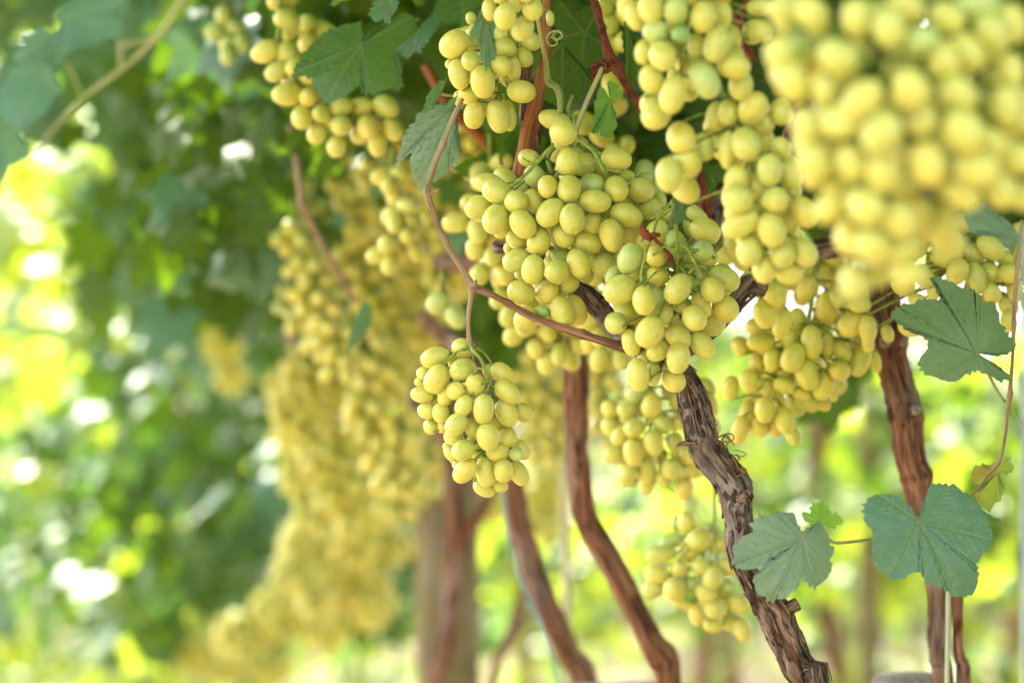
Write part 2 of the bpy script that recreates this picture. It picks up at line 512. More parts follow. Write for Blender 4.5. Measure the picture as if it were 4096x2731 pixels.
def cluster(label, items, conv, d0, spine=None, back=0, kind='y', group=None, depth=0.03, tall=0.03, stem=True, grow=1.0):
    """explicit grapes read off the photograph, packed in depth so that none interpenetrate"""
    ox, oy, s = conv
    G = []
    for it in items:
        x, y, a, b = it[:4]
        ang = it[4] if len(it) > 4 else 0
        lay = it[5] if len(it) > 5 else 0
        kd = it[6] if len(it) > 6 else kind
        G.append((ox + x / s, oy + y / s, a / s * grow, b / s * grow, ang, lay, kd))
    cx = sum(g[0] for g in G) / len(G); cy = sum(g[1] for g in G) / len(G)
    mr = max(math.hypot(g[0] - cx, g[1] - cy) for g in G) + 1
    top = min(g[1] for g in G)
    e = empty("grape_cluster", P(cx, top - 30, d0 + 0.03), label, "grape cluster", group)
    placed = []
    order = sorted(range(len(G)), key=lambda i: G[i][5])
    todo = [G[i] for i in order]
    for j in range(back):
        g = random.choice(G)
        q = random.choice(G)
        f = random.random() * 0.5
        todo.append((g[0] * (1 - f) + q[0] * f, g[1] * (1 - f) + q[1] * f, g[2], g[3], random.uniform(30, 150), 3.2 + random.random() * 1.5, kind))
    for (px, py, a, b, ang, lay, kd) in todo:
        rho = math.hypot(px - cx, py - cy) / mr
        d = d0 + lay * 0.012 + tall * rho * rho
        am, bm = sm(a, d0), sm(b, d0)
        rm = (am + bm) / 2
        c = P(px, py, d)
        for (c2, r2) in placed:
            dx, dz = c.x - c2.x, c.z - c2.z
            dist = math.hypot(dx, dz)
            need = 0.86 * (rm + r2)
            if dist < need:
                dy = math.sqrt(need * need - dist * dist)
                if abs(c2.y - c.y) < dy:
                    c = P(px, py, c2.y + dy)
        if c.y > d0 + 0.16: continue
        k = c.y / d0
        am *= k; bm *= k; rm *= k
        placed.append((c, rm))
        ratio = am / bm
        L = am; tl = 0.0
        if ratio < 1.18:
            L = 1.25 * bm
            tl = math.acos(min(1, max(0, math.sqrt(max(0.0, (am * am - bm * bm) / (L * L - bm * bm)))))) * 0.9
            L = max(L, am)
        tl = tl if random.random() < 0.5 else -tl
        A = R(ang)
        ax = Vector((math.cos(A) * math.cos(tl), math.sin(tl), -math.sin(A) * math.cos(tl)))
        if ax.z > 0: ax = -ax
        add_grape(e, c, ax, L, bm, kd)
        cl_g.append((c, ax, L))
    if stem and spine:
        sp = pxpath([(p[0], p[1], p[2], (d0 + p[3]) if len(p) > 3 else d0 + 0.04) for p in spine], d0)
        stems(e, sp, cl_g)
    cl_g.clear()
    return e
cl_g = []

def auto_cluster(label, lobes, d, n, kind='y', group=None, mixk=None, gs=1.0, lo=True, peduncle=None, thick=0.75):
    """a bunch packed at random: lobes (px,py,radius px) hang one below the other"""
    top = min(lobes, key=lambda l: l[1])
    e = empty("grape_cluster", P(top[0], top[1] - top[2], d), label, "grape cluster", group)
    L = [(P(x, y, d), sm(r, d)) for x, y, r in lobes]
    wts = [l[1] ** 2 for l in L]
    pts = []
    cl = []
    tries = 0
    while len(pts) < n and tries < n * 60:
        tries += 1
        c0, rr = random.choices(L, wts)[0]
        v = Vector((random.gauss(0, 1), random.gauss(0, 1), random.gauss(0, 1))).normalized()
        f = random.uniform(0.5, 1.0) ** 0.6
        c = c0 + Vector((v.x, v.y * thick, v.z)) * rr * f
        g = gs * random.uniform(0.88, 1.12)
        b = 0.0088 * g; a = b * random.uniform(1.18, 1.48)
        rm = (a + b) / 2
        ok = True
        for c2, r2 in pts:
            if (c2 - c).length_squared < (0.83 * (rm + r2)) ** 2: ok = False; break
        if not ok: continue
        pts.append((c, rm))
        out = (c - c0).normalized() if (c - c0).length > 1e-4 else Vector((0, 0, -1))
        ax = (out + Vector((random.uniform(-.5, .5), random.uniform(-.5, .5), random.uniform(-1.1, -0.1)))).normalized()
        kd = kind if not mixk or random.random() > mixk[1] else mixk[0]
        add_grape(e, c, ax, a, b, kd, lo)
        cl.append((c, ax, a))
    ls = sorted(lobes, key=lambda l: l[1])
    sp = [(ls[0][0] + (peduncle or 0), ls[0][1] - ls[0][2] - 90, 13)] + [(l[0], l[1], 13) for l in ls] + [(ls[-1][0], ls[-1][1] + ls[-1][2] * 0.5, 6)]
    stems(e, pxpath(sp, d), cl, hi=not lo)
    return e

# ------------------------------------------------------------------ leaves
def leaf_geo(pet, outline, tips, d, K_=22, M=220, tilt=(0.0, 0.0), curl=0.25, wave=0.004, teeth=0.0032, pitch=0.0072, seed=0.0, smooth=1):
    """pet/outline in metres (u right, v up) ; tips: indices of lobe tips. Returns verts (x, depth, z), faces, vein"""
    o = np.array(outline, float); p = np.array(pet, float)
    # dense resample
    seg = np.roll(o, -1, 0) - o
    ln = np.hypot(*seg.T); cum = np.concatenate([[0], np.cumsum(ln)])
    s = np.linspace(0, cum[-1], M, endpoint=False)
    idx = np.clip(np.searchsorted(cum, s, side='right') - 1, 0, len(o) - 1)
    q = o[idx] + seg[idx] * ((s - cum[idx]) / np.maximum(ln[idx], 1e-9))[:, None]
    for _ in range(smooth):
        q = 0.25 * np.roll(q, 1, 0) + 0.5 * q + 0.25 * np.roll(q, -1, 0)
    tg = np.roll(q, -1, 0) - np.roll(q, 1, 0)
    nn = np.stack([tg[:, 1], -tg[:, 0]], 1); nn /= np.maximum(np.linalg.norm(nn, axis=1), 1e-9)[:, None]
    area = 0.5 * np.sum(q[:, 0] * np.roll(q[:, 1], -1) - np.roll(q[:, 0], -1) * q[:, 1])
    if area < 0: nn = -nn
    ph = (s / pitch + 0.35 * np.sin(s * 300 + seed)) % 1.0
    tooth = np.where(ph < 0.65, ph / 0.65, (1 - ph) / 0.35) - 0.5
    amp = teeth * (0.7 + 0.5 * np.sin(s * 170 + seed * 3))
    near = np.clip(np.linalg.norm(q - p, axis=1) / 0.012, 0, 1)
    q = q + nn * (tooth * amp * near)[:, None]
    f = (np.arange(1, K_ + 1) / K_) ** 0.9
    pts = p + f[:, None, None] * (q[None] - p)
    uv = np.concatenate([p[None], pts.reshape(-1, 2)])
    # veins
    lines = []
    for ti in tips:
        tpt = o[ti]; dv = tpt - p; Lv = np.linalg.norm(dv); dv = dv / max(Lv, 1e-9)
        lines.append((p, p + dv * Lv * 0.97, 0.0011))
        for k_, tt in enumerate((0.22, 0.36, 0.5, 0.63, 0.76, 0.87)):
            for sg in (-1, 1):
                aa = sg * 0.8
                dr = np.array([dv[0] * math.cos(aa) - dv[1] * math.sin(aa), dv[0] * math.sin(aa) + dv[1] * math.cos(aa)])
                st = p + dv * Lv * (tt + 0.03 * sg)
                lines.append((st, st + dr * Lv * 0.42 * (1.05 - 0.6 * tt), 0.00055))
    vein = np.zeros(len(uv))
    for a_, b_, wd in lines:
        ab = b_ - a_; t = np.clip(((uv - a_) @ ab) / max(ab @ ab, 1e-12), 0, 1)
        dist = np.linalg.norm(uv - (a_ + t[:, None] * ab), axis=1)
        vein = np.maximum(vein, np.clip(1.25 - dist / (wd * (1.25 - 0.7 * t)), 0, 1) * (1.0 if wd > 0.0008 else 0.6))
    # relief
    r = uv - p
    rr = np.linalg.norm(r, axis=1)
    size = max(np.max(rr), 1e-4)
    dep = tilt[0] * r[:, 0] + tilt[1] * r[:, 1] + curl * rr ** 2 / size
    dep += wave * np.array([noise.noise(Vector((x * 28 + seed, y * 28, seed))) for x, y in uv]) * 1.6 * (0.3 + rr / size)
    dep += 0.0010 * vein - 0.0005 * np.cos(np.arctan2(r[:, 1], r[:, 0]) * 17 + rr * 120) * (rr / size)
    n = M
    F = [(0, 1 + (k + 1) % n, 1 + k) for k in range(n)]
    for i in range(K_ - 1):
        a = 1 + i * n
        F += [(a + k, a + (k + 1) % n, a + n + (k + 1) % n, a + n + k) for k in range(n)]
    V = np.stack([uv[:, 0], dep, uv[:, 1]], 1)
    if area > 0: F = [tuple(reversed(t)) for t in F]
    return V, F, vein

def hero_leaf(parent, pet, outline, tips, conv, d, mat='hero', label=None, stalk=None, name="leaf", flip=False, **kw):
    ox, oy, s = conv
    to = lambda q: ((ox + q[0] / s - 2048) * K * d, H - (oy + q[1] / s - 1365.5) * K * d)
    V, F, ve = leaf_geo(to(pet), [to(q) for q in outline], tips, d, seed=random.random() * 50, **kw)
    V[:, 1] += d
    # keep the top side (facing normals) towards the camera
    a, b_, c = [Vector(V[i]) for i in F[len(F) // 2][:3]]
    if ((b_ - a).cross(c - a).y > 0) != flip: F = [tuple(reversed(t)) for t in F]
    o = link(name, mesh(name, V, F, LM[mat], attrs={"vein": ('FLOAT', ve)}), parent)
    if label: o['label'] = label
    if stalk:
        pts = []
        for i, q in enumerate(stalk):
            dd = d + (q[2] if len(q) > 2 else 0)
            w_ = P(ox + q[0] / s, oy + q[1] / s, dd)
            pts.append((w_.x, w_.y, w_.z, 0.0011))
        Vt, Ft, Bt = tube(pts, step=0.006, n=7)
        st = bpy.data.objects.new("petiole", mesh("petiole", [tuple(v) for v in Vt], Ft, CANE_GREEN, attrs={"bark": ('FLOAT_VECTOR', Bt)}))
        COL.objects.link(st); st.parent = o
    return o

def generic_outline(rs=1.0, seed=0):
    r_ = random.Random(seed)
    spec = [(180, .12), (160, .42), (135, .62), (115, .72), (98, .60), (85, .50), (70, .72), (55, .92), (40, .72), (28, .60), (14, .82), (0, 1.05)]
    full = [(a, r) for a, r in spec] + [(-a, r) for a, r in reversed(spec[1:-1])]
    out = []
    for a, r in full:
        r *= r_.uniform(0.93, 1.07)
        t = R(a + r_.uniform(-3, 3))
        out.append((math.sin(t) * r * rs, -math.cos(t) * r * rs))
    tips = [i for i, (a, r) in enumerate(full) if abs(a) in (0, 55, 115)]
    return out, tips

def generic_leaf_meshes(mat, n=3, K_=7, M=84):
    res = []
    for i in range(n):
        ol, tp = generic_outline(0.062, i)
        V, F, ve = leaf_geo((0, 0), ol, tp, 1, K_=K_, M=M, curl=random.uniform(0.1, 0.45), wave=0.007, seed=i * 7.7, teeth=0.003, pitch=0.0095, smooth=1)
        res.append(mesh("leaf", V, F, LM[mat], attrs={"vein": ('FLOAT', ve)}))
    return res
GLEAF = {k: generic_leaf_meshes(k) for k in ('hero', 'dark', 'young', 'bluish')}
GLEAF['backlit_tint'] = generic_leaf_meshes('backlit_tint', 4, 4, 48)
GLEAF['mix'] = GLEAF['backlit_tint'] + generic_leaf_meshes('dark', 2, 4, 48) + generic_leaf_meshes('hero', 1, 4, 48)
GLEAF['dim'] = generic_leaf_meshes('dark', 6, 4, 48) + generic_leaf_meshes('bluish', 1, 4, 48) + generic_leaf_meshes('hero', 2, 4, 48)  # mostly leaves with shade painted into their colour

def place_leaf(parent, c, mat='dark', nrm=None, scale=1.0):
    o = bpy.data.objects.new("leaf", random.choice(GLEAF[mat]))
    COL.objects.link(o)
    o.parent = parent
    o.location = c - parent.location
    n = nrm or Vector((random.gauss(0, .5), -1, random.gauss(0, .5))).normalized()
    q = (-n).to_track_quat('Y', 'Z')
    o.rotation_mode = 'QUATERNION'
    o.rotation_quaternion = q @ Quaternion((0, 1, 0), random.gauss(0, 0.7))
    o.scale = (scale,) * 3
    return o

# low leaf used in the masses: 11 vertices, 10 triangles
_lo = np.array([(0, 0), (0.03, .12), (.30, .42), (.62, .30), (.55, -.05), (.85, -.45), (.45, -.62), (0, -1.05), (-.45, -.62), (-.85, -.45), (-.55, -.05), (-.62, .30), (-.30, .42)])
def mass_verts(centres, sizes, droop=0.5, face=None):
    n = len(centres)
    m = len(_lo)
    # random frames
    nr = rng.normal(size=(n, 3))
    if face is not None: nr = nr * (1 - droop) + np.asarray(face) * droop * 1.6
    nr /= np.linalg.norm(nr, axis=1)[:, None]
    dn = np.tile(np.array([0, 0, 1.0]), (n, 1)) + rng.normal(size=(n, 3)) * 0.5
    up = dn - nr * np.sum(dn * nr, 1)[:, None]
    up /= np.maximum(np.linalg.norm(up, axis=1), 1e-6)[:, None]
    rt = np.cross(up, nr)
    r2 = (_lo ** 2).sum(1)
    bend = rng.uniform(-0.1, 0.45, n)
    fold = rng.uniform(-0.1, 0.35, n)
    V = centres[:, None, :] + sizes[:, None, None] * (
        _lo[None, :, 0, None] * rt[:, None, :] + _lo[None, :, 1, None] * up[:, None, :]
        - (bend[:, None] * r2[None] + fold[:, None] * np.abs(_lo[:, 0])[None])[..., None] * nr[:, None, :])
    k = np.arange(1, m)
    tri = np.stack([np.zeros(m - 1, int), k, np.roll(k, -1)], 1)
    F = (tri[None] + (np.arange(n) * m)[:, None, None]).reshape(-1, 3)
    tint = np.repeat(rng.random(n), m)
    return V.reshape(-1, 3), F, tint

def foliage(parent, centres, size=(0.045, 0.07), face=None, droop=0.5, name="foliage", mat='mass'):
    centres = np.asarray(centres, float)
    sizes = rng.uniform(size[0], size[1], len(centres))
    V, F, tint = mass_verts(centres, sizes, droop, face)
    o = link(name, mesh(name, V, F, LM[mat], smooth=False, attrs={"tint": ('FLOAT', tint)}), parent)
    o['kind'] = 'stuff'
    return o

def scatter(pxbox, dr, n, holes=0.0, fs=1.5, seed=0, thr=None):
    """n points in a frustum-shaped patch of the place; holes>0 removes clumps by 3-D noise"""
    x0, y0, x1, y1 = pxbox
    out = []
    tries = 0
    while len(out) < n and tries < n * 8:
        tries += 1
        d = random.uniform(*dr)
        p = P(random.uniform(x0, x1), random.uniform(y0, y1), d)
        if p.z < 0.05: continue
        if thr is not None:
            if noise.noise(Vector((p.x * fs + seed, p.y * fs * 0.6, p.z * fs))) < thr: continue
        out.append(p)
    return out

def box_scatter(x, y, z, n, thr=None, fs=2.2, skew=-0.19, x0=0.35, seed=0):
    """points in a box that follows the row (x measured from the row line)"""
    out = []
    tries = 0
    while len(out) < n and tries < n * 8:
        tries += 1
        Y = random.uniform(*y); X = x0 + skew * Y + random.uniform(*x); Z = random.uniform(*z)
        if thr is not None and noise.noise(Vector((X * fs + seed, Y * fs, Z * fs))) < thr: continue
        out.append((X, Y, Z))
    return out

# ================================================================== VINES
C1 = (0, 0, 1.12); C2 = (1000, 0, 1.568); C3 = (1800, 550, 1.845); C4 = (2500, 0, 1.4255)
C5 = (1500, 900, 1.4255); C6 = (2400, 900, 1.426); C7 = (2400, 1700, 1.521); C8 = (3300, 900, 0.8568)
C9 = (3000, 900, 1.568); CD = (1700, 0, 1.742); CB = (2300, 700, 2.613); CT = (2100, 0, 1.96)
CL = (900, 400, 1.4255); CG = (3100, 0, 1.3066)

def bdisp(amp=0.0022, fr=85.0, fz=9.0, knob=0.0):
    def f(c, s, L, r):
        tw_ = 0.9 * noise.noise(Vector((0, 0, L * 6)))
        c1 = c * math.cos(tw_) - s * math.sin(tw_); s1 = c * math.sin(tw_) + s * math.cos(tw_)
        p = Vector((c1 * r * fr, s1 * r * fr, L * fz * 1.6))
        a = noise.noise(p); b = noise.noise(Vector((p.x * 2.4, p.y * 2.4, p.z * 3.6)) + Vector((5, 5, 5)))
        b += 0.5 * noise.noise(Vector((c * 2.5, s * 2.5, L * 70)))
        k = noise.noise(Vector((c * 1.2, s * 1.2, L * 16)))
        return amp * ((1 - 2.2 * abs(a)) * 0.9 + 0.6 * (1 - 2 * abs(b)) - 0.6) + knob * k * r
    return f

def ndisp(amp=0.0005, fr=300.0, fz=20.0, gap=0.055, swell=0.45):
    f0 = bdisp(amp, fr, fz)
    def f(c, s, L, r):
        u = (L % gap) - gap * 0.5
        return f0(c, s, L, r) + r * swell * math.exp(-(u / 0.0035) ** 2) * (1 + 0.5 * c)
    return f

def to_ground(pts, d, px_end, hw=None):
    """continue a trunk below the frame down to the soil"""
    last = pts[-1]
    zb = 1365.5 + (H + 0.08) / (K * d)
    ys = [last[1] + (zb - last[1]) * f for f in (0.12, 0.35, 0.7, 1.0)]
    h = hw or last[2]
    return pts + [(last[0] + (px_end - last[0]) * f, y, h * (1 + 0.25 * f)) for f, y in zip((0.2, 0.5, 0.8, 1.0), ys)]

def fine(pt):
    return 0.0028 if pt[2] > H - 0.29 else 0.03
def fine2(pt):
    return 0.006 if pt[2] > H - 0.29 * pt[1] / 1.7 else 0.04

def bark_strips(trunk_pts, d, n, mat, parent, seed=1, lift=0.004, frac=1.0):
    """thin lifting ribbons of bark along a trunk"""
    rr = random.Random(seed)
    ps = catmull(trunk_pts, 0.004)
    ps = [p for p in ps if p[2] > H - 0.3]
    V, F, B = [], [], []
    for i in range(n):
        L = rr.randint(6, 20); st = rr.randint(0, max(1, len(ps) - L - 2))
        a0 = rr.uniform(0, 2 * math.pi); wd = rr.uniform(0.0010, 0.0030); dr = rr.uniform(-0.02, 0.02)
        li = lift * rr.uniform(0.2, 1.0); both = rr.random() < 0.3
        o = len(V)
        for j in range(L):
            if st + j + 1 >= len(ps): break
            p = ps[st + j]; q = ps[st + j + 1]
            t = Vector(q[:3]) - Vector(p[:3]); t.normalize()
            side = t.cross(Vector((0, 1, 0))).normalized(); fw = side.cross(t)
            a = a0 + dr * j; u = j / (L - 1)
            l = li * (u ** 3 if not both else abs(2 * u - 1) ** 3)
            dirn = side * math.cos(a) + fw * math.sin(a)
            tan = side * -math.sin(a) + fw * math.cos(a)
            w2 = wd * (1 - 0.7 * abs(2 * u - 1) ** 2) * 0.5
            c = Vector(p[:3]) + dirn * (p[3] * 1.0 + 0.0006 + l)
            for sg in (-1, 1):
                V.append(c + tan * w2 * sg); B.append((math.cos(a) * p[3] + sg * w2, math.sin(a) * p[3], 3 + j * 0.004 + i))
            V.append(c - dirn * 0.0009); B.append((math.cos(a) * p[3], math.sin(a) * p[3], 3 + j * 0.004 + i))
        m = (len(V) - o) // 3
        for j in range(m - 1):
            x = o + 3 * j
            F += [(x, x + 1, x + 4, x + 3), (x + 1, x + 2, x + 5, x + 4), (x + 2, x, x + 3, x + 5)]
    o = link("bark_strips", mesh("bark_strips", [tuple(v) for v in V], F, mat, attrs={"bark": ('FLOAT_VECTOR', B)}), parent)
    o['kind'] = 'stuff'
    return o

def curl_tendril(parent, start, d, turns, r0, length, seed, mat=DRY, rad=0.0007, dirv=(1, 0.3)):
    rr = random.Random(seed)
    pts = []
    p = P(start[0], start[1], d)
    n = turns * 10
    for i in range(n + 1):
        u = i / n
        a = u * turns * 2 * math.pi + seed
        r = r0 * min(1, 3 * u) * (1 - 0.4 * u)
        c = p + Vector((dirv[0], 0, dirv[1])) * length * u
        pts.append((c.x + r * math.cos(a), c.y + r * 0.7 * math.sin(a * 0.9), c.z + r * math.sin(a) * 0.9 + rr.uniform(-.0006, .0006), rad * (1 - 0.5 * u)))
    return tube_obj("tendril", [tube(pts, step=0.002, n=6)], mat, parent)

# ---- vine in focus
d1 = 1.70
v1 = empty("grapevine", P(3500, 9000, d1), "twisting dark vine trunk with peeling bark, in sharp focus below the bunches", "grapevine", "vines of the row")
t1 = [(2590, 1425, 40), (2655, 1450, 52), (2735, 1520, 54), (2775, 1610, 56), (2796, 1700, 57), (2827, 1798, 60), (2893, 1884, 61), (2939, 1950, 66), (2949, 2029, 57), (2956, 2108, 47), (2945, 2193, 38), (2977, 2278, 37), (3025, 2357, 42), (3088, 2436, 60), (3126, 2515, 60), (3169, 2607, 57), (3209, 2686, 64), (3242, 2731, 68)]
t1 = [(x, y, w_ * 0.95) for x, y, w_ in t1]
w1 = pxpath(to_ground(t1, d1, 3420), d1)
tube_obj("trunk", [tube(w1, step=fine, n=88, disp=bdisp(0.0036, 95, 12.0, 0.10), seed=1.0)], BARK, v1)
bark_strips(w1, d1, 210, BARK, v1, 3, lift=0.0038)
ca = [(1980, 980, 20, 1.83), (2120, 1030, 26, 1.8), (2300, 1145, 32, 1.76), (2400, 1237, 37, 1.73), (2480, 1325, 33, 1.71), (2570, 1402, 32, 1.70), (2640, 1440, 44, 1.70)]
wa = pxpath(ca, d1)
tube_obj("cordon", [tube(wa, step=0.003, n=56, disp=bdisp(0.0024, 95, 9, 0.08), seed=4.0)], BARK, v1)
bark_strips(wa, d1, 50, BARK, v1, 5, lift=0.002)
cb = [(2630, 1448, 46, 1.70), (2730, 1390, 40, 1.71), (2850, 1305, 36, 1.72), (2935, 1212, 35, 1.72), (3000, 1145, 38, 1.73), (3052, 1163, 30, 1.735), (3066, 1170, 8, 1.735)]
wb = pxpath(cb, d1)
tube_obj("cordon", [tube(wb, step=0.003, n=56, disp=bdisp(0.0026, 95, 9, 0.10), seed=7.0)], BARK, v1)
bark_strips(wb, d1, 40, BARK, v1, 6, lift=0.003)
# side spur and broken twig on the trunk
tube_obj("spur", [tube(pxpath([(2790, 1765, 14), (2745, 1770, 9), (2715, 1778, 5), (2705, 1782, 2)], d1 - 0.02), step=0.002, n=12, disp=bdisp(0.0008, 200, 30))], BARK, v1)
tube_obj("tendril", [tube(pxpath([(2868, 1752, 4), (2895, 1738, 3.5), (2925, 1735, 3), (2935, 1755, 3), (2912, 1768, 3), (2888, 1760, 3, 1.685), (2905, 1738, 3), (2930, 1772, 2.5), (2938, 1778, 2)], 1.69), step=0.0015, n=7), tube(pxpath([(2890, 1790, 4), (2886, 1765, 3.5), (2900, 1745, 3), (2915, 1762, 3, 1.68), (2900, 1790, 2)], 1.69), step=0.0015, n=7)], CANE_BROWN, v1)
tube_obj("tendril", [tube(pxpath([(2950, 1905, 4), (2972, 1895, 4), (2985, 1880, 3.5), (2965, 1868, 3.5), (2978, 1890, 3.5, 1.675), (2955, 1872, 3.5), (2942, 1845, 3), (2930, 1825, 3), (2945, 1818, 3), (2958, 1835, 3, 1.675), (2935, 1840, 3), (2940, 1818, 2.5), (2970, 1826, 2), (2984, 1815, 2), (2965, 1805, 2), (2938, 1800, 1.5)], 1.685), step=0.0015, n=7)], CANE_BROWN, v1)
# long arching cane with the hanging bunch
cane = [(1850, 395, 9), (1835, 425, 10), (1791, 529, 9.5), (1746, 638, 9.5), (1715, 740, 10), (1708, 775, 14), (1733, 848, 10), (1750, 900, 9.5), (1795, 991, 10), (1844, 1068, 11), (1882, 1131, 14), (1893, 1148, 19)]
tube_obj("cane", [tube(pxpath(cane, 1.69), step=0.0025, n=18, disp=ndisp(0.0005, 300, 20, 0.07, 0.4))], CANE, v1)
cane2 = [(1890, 1146, 19, 1.69), (1925, 1160, 14, 1.69), (1977, 1182, 13, 1.69), (2061, 1233, 13, 1.70), (2187, 1289, 14, 1.70), (2307, 1330, 16, 1.69), (2412, 1363, 17, 1.68), (2503, 1391, 20, 1.68), (2540, 1385, 30, 1.68), (2570, 1410, 24, 1.69), (2620, 1440, 26, 1.70)]
tube_obj("cane", [tube(pxpath(cane2, 1.69), step=0.0025, n=22, disp=ndisp(0.0009, 240, 14, 0.06, 0.35), seed=3)], CANE_BROWN, v1)
tube_obj("peduncle", [tube(pxpath([(1889, 1150, 15), (1884, 1195, 10), (1876, 1250, 9), (1873, 1310, 8.5), (1878, 1365, 10), (1886, 1395, 9)], 1.69), step=0.003, n=12, disp=bdisp(0.0004, 300, 30))], CANE, v1)
tube_obj("bud", [tube(pxpath([(1893, 1148, 12), (1902, 1130, 9), (1903, 1118, 2)], 1.68), step=0.002, n=10), tube(pxpath([(1712, 775, 6), (1730, 772, 5), (1752, 762, 9), (1760, 756, 2)], 1.68), step=0.002, n=10)], CANE, v1)

# upper canes behind and beside the big bunch
tube_obj("cane", [tube(pxpath([(2188, -60, 16), (2184, 120, 18), (2180, 240, 19), (2160, 345, 23), (2135, 450, 27), (2108, 560, 30), (2080, 706, 30), (2062, 860, 34), (2050, 1000, 30)], 1.76), step=0.004, n=28, disp=ndisp(0.0011, 200, 14, 0.065, 0.3))], BARK_ORANGE, v1)
tube_obj("trunk", [tube(pxpath([(2095, 120, 22), (2102, 280, 26), (2112, 420, 32), (2120, 560, 38), (2100, 700, 34), (2085, 900, 40), (2080, 1020, 35)], 1.80), step=0.004, n=40, disp=bdisp(0.0022, 110, 10, 0.1), seed=9)], BARK, v1)
tube_obj("cane", [tube(pxpath([(2150, -40, 9, 1.66), (2150, 60, 9, 1.67), (2165, 150, 9, 1.69), (2185, 260, 11, 1.72), (2192, 325, 15, 1.73), (2225, 350, 14, 1.72), (2240, 390, 14, 1.71), (2241, 450, 12, 1.70)], 1.7), step=0.003, n=16)], CANE_GREEN, v1)
tube_obj("cane", [tube(pxpath([(2410, 270, 9), (2385, 325, 10), (2352, 395, 10), (2322, 470, 10), (2300, 540, 11), (2262, 640, 9), (2215, 720, 9)], 1.70), step=0.004, n=14)], CANE_GREEN, v1)
tube_obj("cane", [tube(pxpath([(2330, -60, 12), (2377, 5, 13), (2400, 90, 14), (2423, 172, 15), (2440, 235, 26), (2462, 270, 20), (2492, 321, 17), (2520, 370, 16), (2550, 410, 17), (2600, 500, 16)], 1.78), step=0.004, n=18, disp=ndisp(0.0009, 200, 20, 0.045, 0.4))], DRY, v1)
tube_obj("cane", [tube(pxpath([(2320, 560, 18), (2345, 620, 22), (2370, 700, 20), (2390, 760, 18)], 1.80), step=0.005, n=18, disp=bdisp(0.0007, 200, 20))], BARK_ORANGE, v1)
tube_obj("cane", [tube(pxpath([(2790, 640, 15), (2802, 720, 20), (2815, 800, 24), (2825, 880, 28)], 1.78), step=0.005, n=18, disp=bdisp(0.001, 200, 20))], DRY, v1)
tube_obj("cordon", [tube(pxpath([(2905, 740, 20), (2880, 810, 32), (2855, 880, 44), (2835, 930, 50), (2800, 1010, 44), (2790, 1100, 35)], 1.80), step=0.004, n=44, disp=bdisp(0.0028, 95, 9, 0.14), seed=12)], BARK, v1)
tube_obj("cane", [tube(pxpath([(2990, 0, 12), (2960, 60, 20), (2965, 130, 24), (2990, 200, 20), (3010, 250, 14)], 1.75), step=0.004, n=18, disp=bdisp(0.0016, 160, 20, .1))], DRY, v1)
curl_tendril(v1, (2440, 262), 1.74, 4, 0.0058, 0.014, 3, rad=0.0016, dirv=(-0.8, -0.2))
curl_tendril(v1, (2395, 262), 1.74, 3, 0.0045, 0.010, 6, rad=0.0015, dirv=(-0.2, -0.9))
curl_tendril(v1, (2230, 130), 1.70, 2, 0.006, 0.012, 8, mat=CANE_GREEN, rad=0.0012, dirv=(-0.4, -0.6))

# ---- right trunk
d2 = 1.92
v2 = empty("grapevine", P(3950, 8000, d2), "reddish vine trunk with swollen joints, partly covered by two big leaves", "grapevine", "vines of the row")
t2 = [(3590, 700, 40), (3560, 880, 48), (3536, 1071, 57), (3534, 1155, 59), (3546, 1250, 59), (3556, 1310, 61), (3562, 1345, 68), (3564, 1380, 66), (3564, 1410, 60), (3577, 1474, 60), (3600, 1560, 61), (3607, 1592, 67), (3611, 1602, 62), (3618, 1640, 67), (3621, 1668, 68), (3624, 1680, 74), (3626, 1692, 66), (3631, 1740, 60), (3640, 1830, 61), (3656, 1880, 60), (3664, 1905, 69), (3668, 1925, 60), (3672, 1960, 55), (3690, 2070, 48), (3712, 2200, 42), (3735, 2300, 36), (3745, 2350, 36), (3750, 2450, 34), (3752, 2560, 38), (3757, 2640, 35), (3772, 2731, 37)]
w2 = pxpath(to_ground(t2, d2, 3900), d2)
tube_obj("trunk", [tube(w2, step=fine2, n=64, disp=bdisp(0.0014, 120, 9, 0.05), seed=21)], BARK_RED, v2)
bark_strips(w2, d2, 60, BARK_RED, v2, 8, lift=0.0025)
def scar(parent, px, py, d, rpx, out, r=0.006, mat=GREYWOOD):
    """a pruning stub: short collar with a pale cut face turned to the viewer's side"""
    c = P(px, py, d); c.y -= rpx
    e = c + Vector(out).normalized() * 0.008
    tube_obj("pruning_scar", [tube([(*c, r * 1.3), (*((c * 0.5 + e * 0.5)), r * 1.1), (*e, r), (*(e + (e - c) * 0.02), r * 0.7)], step=0.002, n=18, disp=bdisp(0.0009, 300, 60, .1))], mat, parent)
scar(v2, 3535, 1368, d2, 0.0095, (-0.2, -1, 0.1), 0.0040)
scar(v2, 3645, 1640, d2, 0.0095, (0.3, -1, 0.2), 0.0038)
scar(v2, 3600, 1372, d2, 0.0095, (0.2, -1, 0.3), 0.0022)
scar(v1, 2965, 1985, d1, 0.0085, (0.5, -1, 0.2), 0.0045, BARK)
scar(v1, 3150, 2430, d1, 0.003, (1, -0.2, 0.6), 0.0045, BARK)
scar(v1, 2560, 1400, d1, 0.004, (-0.4, -1, 0.6), 0.0038, BARK)
t2b = [(3775, 2180, 16), (3800, 2290, 24), (3822, 2370, 25), (3826, 2470, 22), (3828, 2560, 24), (3835, 2640, 24), (3852, 2731, 30)]
tube_obj("trunk", [tube(pxpath(to_ground(t2b, d2, 3950), d2), step=fine2, n=40, disp=bdisp(0.0018, 110, 8, 0.08), seed=25)], BARK_RED, v2)
